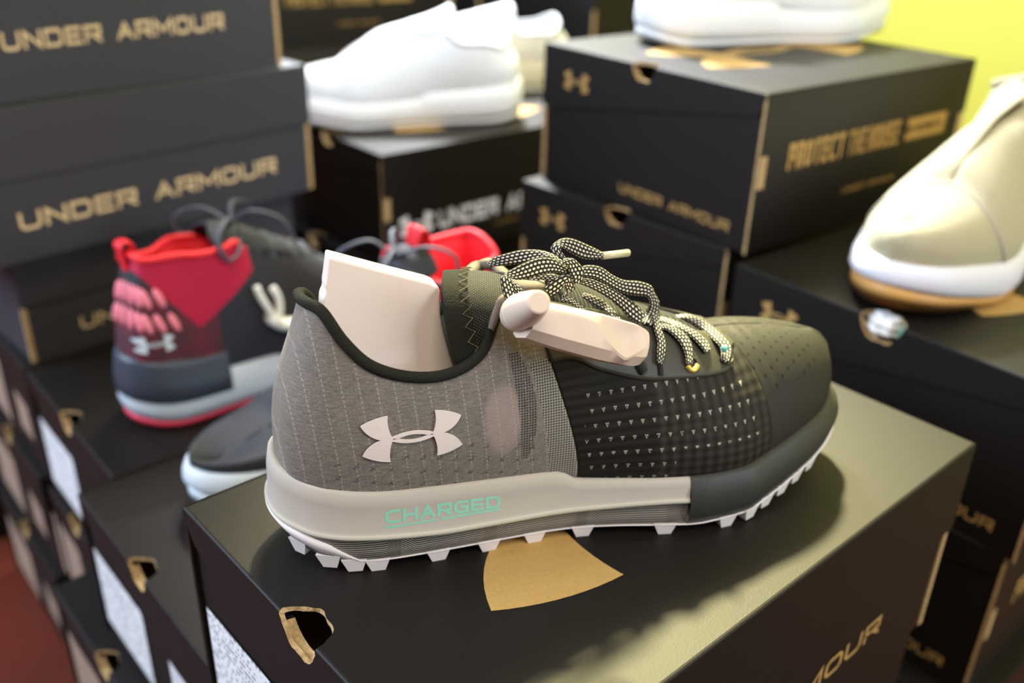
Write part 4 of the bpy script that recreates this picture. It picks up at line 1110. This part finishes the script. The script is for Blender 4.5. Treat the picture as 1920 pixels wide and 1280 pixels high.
def sneaker(name, label, loc, yaw, m, hts, tab=None, laces=True, tongue_h=.012, group=None, clip=None, sole_z=1.0, outsole_part=True, tall=0, k=1.0, tong=True, seam=None, closed=False):
    root = empty(name, label, 'shoe', loc, yaw, group)
    st = gen_st(*hts, tall=tall, closed=closed); U_ = Upper(st, medial(st))
    U_.patch('upper', 0, 18, 0, 1, m['upper'], root, nu=110, nv=20, wrap='toe') if False else None
    # one skin round heel and toe
    vs = []; fs = []; uv = []; nu, nv = 96, 18
    seq = [(-1, 18*i/nu) for i in range(nu+1)] + [(1, 18-18*i/nu) for i in range(1, nu)]
    for sd, u in seq:
        for j in range(nv+1): vs.append(U_.pt(u, j/nv, sd)); uv.append((u*sd, j/nv))
    n = len(seq)
    for i in range(n):
        for j in range(nv):
            a, b = i*(nv+1)+j, ((i+1) % n)*(nv+1)+j; fs.append((a, b, b+1, a+1))
    o = mkobj('upper', vs, fs, m['upper'], root, smooth=True, uvs=uv)
    b = bmesh.new(); b.from_mesh(o.data); bmesh.ops.remove_doubles(b, verts=b.verts, dist=2e-6); bmesh.ops.recalc_face_normals(b, faces=b.faces); b.to_mesh(o.data); b.free()
    md = o.modifiers.new('t', 'SOLIDIFY'); md.thickness = .0014; md.offset = -1
    cp = [U_.pt(8.2-8.2*i/40, 1, -1) for i in range(41)] + [U_.pt(8.2*i/40, 1, 1) for i in range(1, 41)]
    tube('collar_rim', cp, .0028, m['rim'], root, seg=10)
    vs = []; fs = []
    for p in cp:
        q = V((p.x*.97+.002, p.y*.82, p.z-.012)); vs += [p+V((0, 0, -.001)), q, V((p.x*.95+.003, p.y*.80, .045))]
    for i in range(len(cp)-1):
        for a in range(2): fs.append((i*3+a, i*3+a+1, i*3+a+4, i*3+a+3))
    mkobj('collar_lining', vs, fs, m['lining'], root, smooth=True)
    def pm(i, x, y):
        a, o_ = zb(x), zo(x)*sole_z; return [(-.006, a-.003), (0, a+.0004), (.0022, a-.0008), (.0046, a*.6+o_*.4), (.0052, a*.25+o_*.75), (.0030, o_+.0005), (-.002, o_)]
    loft_rings('midsole', OUT, pm, [m['mid']], root)
    def po(i, x, y):
        o_ = zo(x)*sole_z; return [(-.003, o_+.0012), (.0028, o_+.0004), (.0026, max(.0005, o_*.4)), (.0010, 0.0+max(0, zo(x)-.0052)), (-.004, max(0, zo(x)-.0052))]
    loft_rings('outsole', OUT, po, [m['out']], root, capb=False, capt=True)
    # tongue
    hf, inst, toe = hts[2], hts[3], hts[4]
    T_ = [[(.086, -.022, hts[1]), (.085, -.014, hf+tongue_h-.004), (.090, 0, hf+tongue_h), (.088, .014, hf+tongue_h-.004), (.088, .022, hts[1])],
          [(.103, -.022, hf-.010), (.106, -.014, hf+.004), (.110, 0, hf+.007), (.106, .014, hf+.004), (.103, .022, hf-.010)],
          [(.140, -.018, (hf+inst)/2-.006), (.140, -.010, (hf+inst)/2+.002), (.140, 0, (hf+inst)/2+.004), (.140, .010, (hf+inst)/2+.002), (.140, .018, (hf+inst)/2-.006)],
          [(.175, -.016, inst-.010), (.175, -.010, inst-.003), (.175, 0, inst-.001), (.175, .010, inst-.003), (.175, .016, inst-.010)],
          [(.212, -.008, toe+.004), (.212, -.004, toe+.0075), (.212, 0, toe+.008), (.212, .004, toe+.0075), (.212, .008, toe+.004)]]
    vs = []; fs = []
    for i in range(25):
        for j in range(21):
            row = [cr([r[c] for r in T_], i/6) for c in range(5)]; vs.append(V(cr(row, j/5)))
    for i in range(24):
        for j in range(20): fs.append((i*21+j, i*21+j+1, (i+1)*21+j+1, (i+1)*21+j))
    if tong: t_ = mkobj('tongue', vs, fs, m['tongue'], root, smooth=True); md = t_.modifiers.new('t', 'SOLIDIFY'); md.thickness = .003; md.offset = 0
    if seam:
        sp = [U_.pt(seam-.9*(1-i/16)**2, i/16, -1, .0004) for i in range(17)]+[U_.pt(seam-.9*(i/16)**2, 1-i/16, 1, .0004) for i in range(1, 17)]
        tube('seam', sp, .0009, m['seam'], root, seg=6)
    if laces:
        for q in range(6):
            x = .118+q*.017; z = lin([(.10, hf), (.163, inst), (.21, toe+.008)], x)+.004
            s_ = 1 if q % 2 else -1
            P = [(x-.002*s_, -.021, z-.012), (x, -.014, z), (x+.003*s_, 0, z+.004), (x+.006*s_, .014, z), (x+.008*s_, .021, z-.012)]
            E1 = [V(p) for p in P]; E2 = [V((p[0]+.0055, p[1], p[2]-.002)) for p in P]
            ribbon('lace', E1, E2, m['lace'], root, thick=.0014, k=4)
    if laces == 'bow':
        z = hf+.004
        for sgn in (-1, 1):
            lp = [(.112, 0, z+.003), (.098, sgn*.020, z+.013), (.082, sgn*.034, z+.006), (.086, sgn*.038, z-.012), (.102, sgn*.028, z-.010), (.114, sgn*.004, z)]
            tube('lace', smooth_pts(lp, 6), .0022, m['lace'], root, seg=8, flat=.6)
            tl = [(.112, 0, z+.003), (.122, sgn*.014, z+.014), (.142, sgn*.026, z+.006), (.150, sgn*.032, z-.014)]
            tube('lace', smooth_pts(tl, 6), .0020, m['lace'], root, seg=8, flat=.6)
    if tab:
        x0, z0 = st[0][3], st[0][5]
        E1 = [V((x0-.001, -.007, z0-.020)), V((x0-.004, -.007, z0)), V((x0-.005, -.0075, z0+tab*.7)), V((x0-.001, -.006, z0+tab)), V((x0+.005, -.0065, z0+tab*.6)), V((x0+.005, -.006, z0-.010))]
        E2 = [V((p.x, -p.y, p.z)) for p in E1]
        ribbon('pull_tab', E1, E2, m['rim'], root, thick=.002, k=5)
    return root, o, U_
GW = 'sneakers displayed on the shoe boxes'
WH = dict(upper='white_knit', mid='white_foam', out='white_foam', rim='white_knit', lining='pale_grey_knit', tongue='white_knit', lace='white_knit')
w1 = sneaker('slip_on_sneaker', 'bluish white knit sneaker with heel tab on the white lettered box', (.0050, 1.138, .0006), math.radians(196), WH, (.098, .096, .110, .098, .062), tab=.022, laces=False, tongue_h=.016, group=GW)
w3 = sneaker('slip_on_sneaker', 'pale sneaker mostly hidden behind the bluish white one', (.070, 1.325, .0006), math.radians(196), dict(WH, upper='khaki_knit', mid='cream_knit', rim='pale_grey_knit', out='khaki_knit'), (.090, .080, .096, .088, .060), laces=False, group=GW)
w2 = sneaker('leather_sneaker', 'bright white sneaker on the lime wall box, cut by the picture top', (.104, .893, .1266), math.radians(25), dict(WH, upper='white_leather', out='white_foam'), (.11, .09, .11, .10, .075), laces=False, group=GW)
cr_yaw = math.radians(226)
crm = sneaker('knit_sneaker', 'cream knit sneaker, white sole and gum outsole, toe towards the viewer', V((.302, .640, .0006))-V((math.cos(cr_yaw), math.sin(cr_yaw), 0))*.245, cr_yaw, dict(upper='cream_knit', mid='white_lilac_foam', out='gum_rubber', rim='cream_knit', lining='cream_knit', tongue='cream_knit', lace='cream_knit', seam='khaki_knit'), (.120, .112, .124, .108, .066), laces=False, tong=False, seam=14.2, closed=True, group=GW)
RB = dict(upper='red_black_knit', mid='blue_white_foam', out='hot_pink_rubber', rim='red_lining', lining='red_lining', tongue='black_knit', lace='black_lace')
RH = (.140, .137, .138, .110, .068)
def red_shoe(label, loc, yaw, ttab=0, mm=None, RH=RH):
    r, up_, U_ = sneaker('high_top_sneaker', label, loc, yaw, mm or RB, RH, tab=None if ttab else .010, laces='bow', tongue_h=.010, group=GW, tall=1)
    if ttab:
        z = RH[2]+.008
        E1 = [V((.086, -.008, z-.012)), V((.084, -.009, z+.004)), V((.086, -.010, z+ttab)), V((.091, -.009, z+ttab+.002)), V((.094, -.008, z+.006)), V((.095, -.007, z-.008))]
        ribbon('tongue_loop', E1, [V((p.x, -p.y, p.z)) for p in E1], 'red_lining', r, thick=.002, k=5)
    # dark cup round the heel
    def pc(i, x, y):
        a, o_ = zb(x), zo(x); return [(-.002, a+.016), (.0010, a+.017), (.0030, a+.012), (.0056, a-.004), (.0062, a*.5+o_*.5), (.004, a*.45+o_*.55)]
    c = loft_rings('heel_cup', OUT, pc, ['slate_rubber'], r, capb=False)
    b = bmesh.new(); b.from_mesh(c.data); bmesh.ops.delete(b, geom=[f for f in b.faces if f.calc_center_median().x > .078], context='FACES'); b.to_mesh(c.data); b.free()
    # raised pads round the heel, two rows
    bm = bmesh.new(); tr = side_bvh(up_)
    for side in (-1, 1):
        for row, (v_, n) in enumerate(((.70, 5), (.51, 6))):
            for q_ in range(n):
                u0 = .35+q_*.50; p0 = U_.pt(u0, v_, side); pa = U_.pt(u0+.05, v_, side)-U_.pt(u0-.05, v_, side); pb = U_.pt(u0, v_+.03, side)-U_.pt(u0, v_-.03, side)
                nn = pa.cross(pb).normalized(); nn = nn if nn.dot(V((p0.x-.06, p0.y, 0))) > 0 else -nn
                h = (p0, nn)
                e = bmesh.ops.create_icosphere(bm, subdivisions=2, radius=1)
                up2 = V((.35, 0, -1)).normalized(); up2 = (up2-nn*up2.dot(nn)).normalized(); sd = up2.cross(nn)
                for v in e['verts']:
                    c0 = v.co.copy(); v.co = h[0]+sd*(c0.x*.0031)+nn*(c0.y*.0022)+up2*(c0.z*.0088)
    bmobj('heel_pads', bm, 'pink_pad', r, smooth=True)
    bm = bmesh.new()
    pad = [(-.4, 0), (-.36, .5)]
    place = []
    for q_ in off(ua_polys(), .026, .0745, .013):
        pts = [on_side(tr, p[0], p[1], .0008) for p in q_]
        try: bm.faces.new([bm.verts.new(p) for p in pts])
        except ValueError: pass
    for f in bm.faces:
        f.normal_update()
        if f.normal.y > 0: f.normal_flip()
    bmobj('logo', bm, 'blue_white_foam', r)
    return r, tr
R1p = V((-.3065, .6331, -.1369))
r1, tr1 = red_shoe('red and black high top sneaker with pink heel pads, left of the grey shoe', R1p, math.radians(45))
r1['category'] = 'shoe'
# white two-pronged clip on its side
def onr(px, py, lift=.009):
    S_ = math.radians(45); u_ = V((math.cos(S_), math.sin(S_), 0)); v_ = V((-u_.y, u_.x, 0)); rr = ray(px, py)
    o_ = CO-R1p; o2 = V((o_.dot(u_), o_.dot(v_), o_.z)); d_ = V((rr.dot(u_), rr.dot(v_), rr.z)).normalized(); h = tr1.ray_cast(o2, d_)
    return h[0]+V((0, -1, .2)).normalized()*lift if h[0] is not None else o2+d_*.8
clip_r = empty('security_clip', 'glossy white two pronged clip on the side of the red and black sneaker', 'clip', R1p, math.radians(45))
tube('prong', smooth_pts([tuple(onr(*p)) for p in [(470, 535), (478, 553), (492, 575), (508, 600)]], 5), .0030, 'white_gloss', clip_r, seg=10)
tube('prong', smooth_pts([tuple(onr(*p)) for p in [(500, 537), (510, 552), (514, 572), (512, 598)]], 5), .0032, 'white_gloss', clip_r, seg=10)
tube('clip_body', smooth_pts([tuple(onr(*p)) for p in [(496, 592), (512, 602), (535, 604), (560, 600), (590, 600)]], 5), .0085, 'white_gloss', clip_r, seg=14, flat=.6)
r2, _ = red_shoe('second red and black high top, toe poking out behind the front box corner', V((-.008, .720, -.1346)), math.radians(224), ttab=.014, mm=dict(RB, out='blue_white_foam'), RH=(.140, .134, .138, .080, .040))
crm[0].scale = (1.13, 1.13, 1.06)
# tissue paper showing in the hole of the cream sneaker's box
def tissue(loc, r, name, label, m):
    bm = bmesh.new(); bmesh.ops.create_icosphere(bm, subdivisions=4, radius=1)
    for v in bm.verts:
        k = 1+.16*math.sin(5*v.co.x+2)*math.cos(6*v.co.y)+.10*math.sin(11*v.co.z+3*v.co.x); v.co = V((v.co.x*r[0]*k, v.co.y*r[1]*k, v.co.z*r[2]*k))
    o = bmobj(name, bm, m, None, smooth=False); o.location = loc; o['label'] = label; o['category'] = 'tissue paper'; return o

hp = V(at_z(1655, 600, 0)); 
tissue(hp+V((.008, .012, -.0085)), (.012, .010, .0095), 'tissue_paper', 'crumpled white tissue in the hole of the cream sneaker box', 'tissue')
tissue(hp+V((.021, .004, -.0125)), (.0075, .006, .0075), 'tissue_paper', 'green scrap of tissue beside the white one in the box hole', 'tissue_green')
hq = V(at_z(283, 1072, -.1352))
tissue(hq+V((.010, .000, -.012)), (.006, .006, .009), 'tissue_paper', 'white tissue poking into the hole of the left front box', 'tissue')
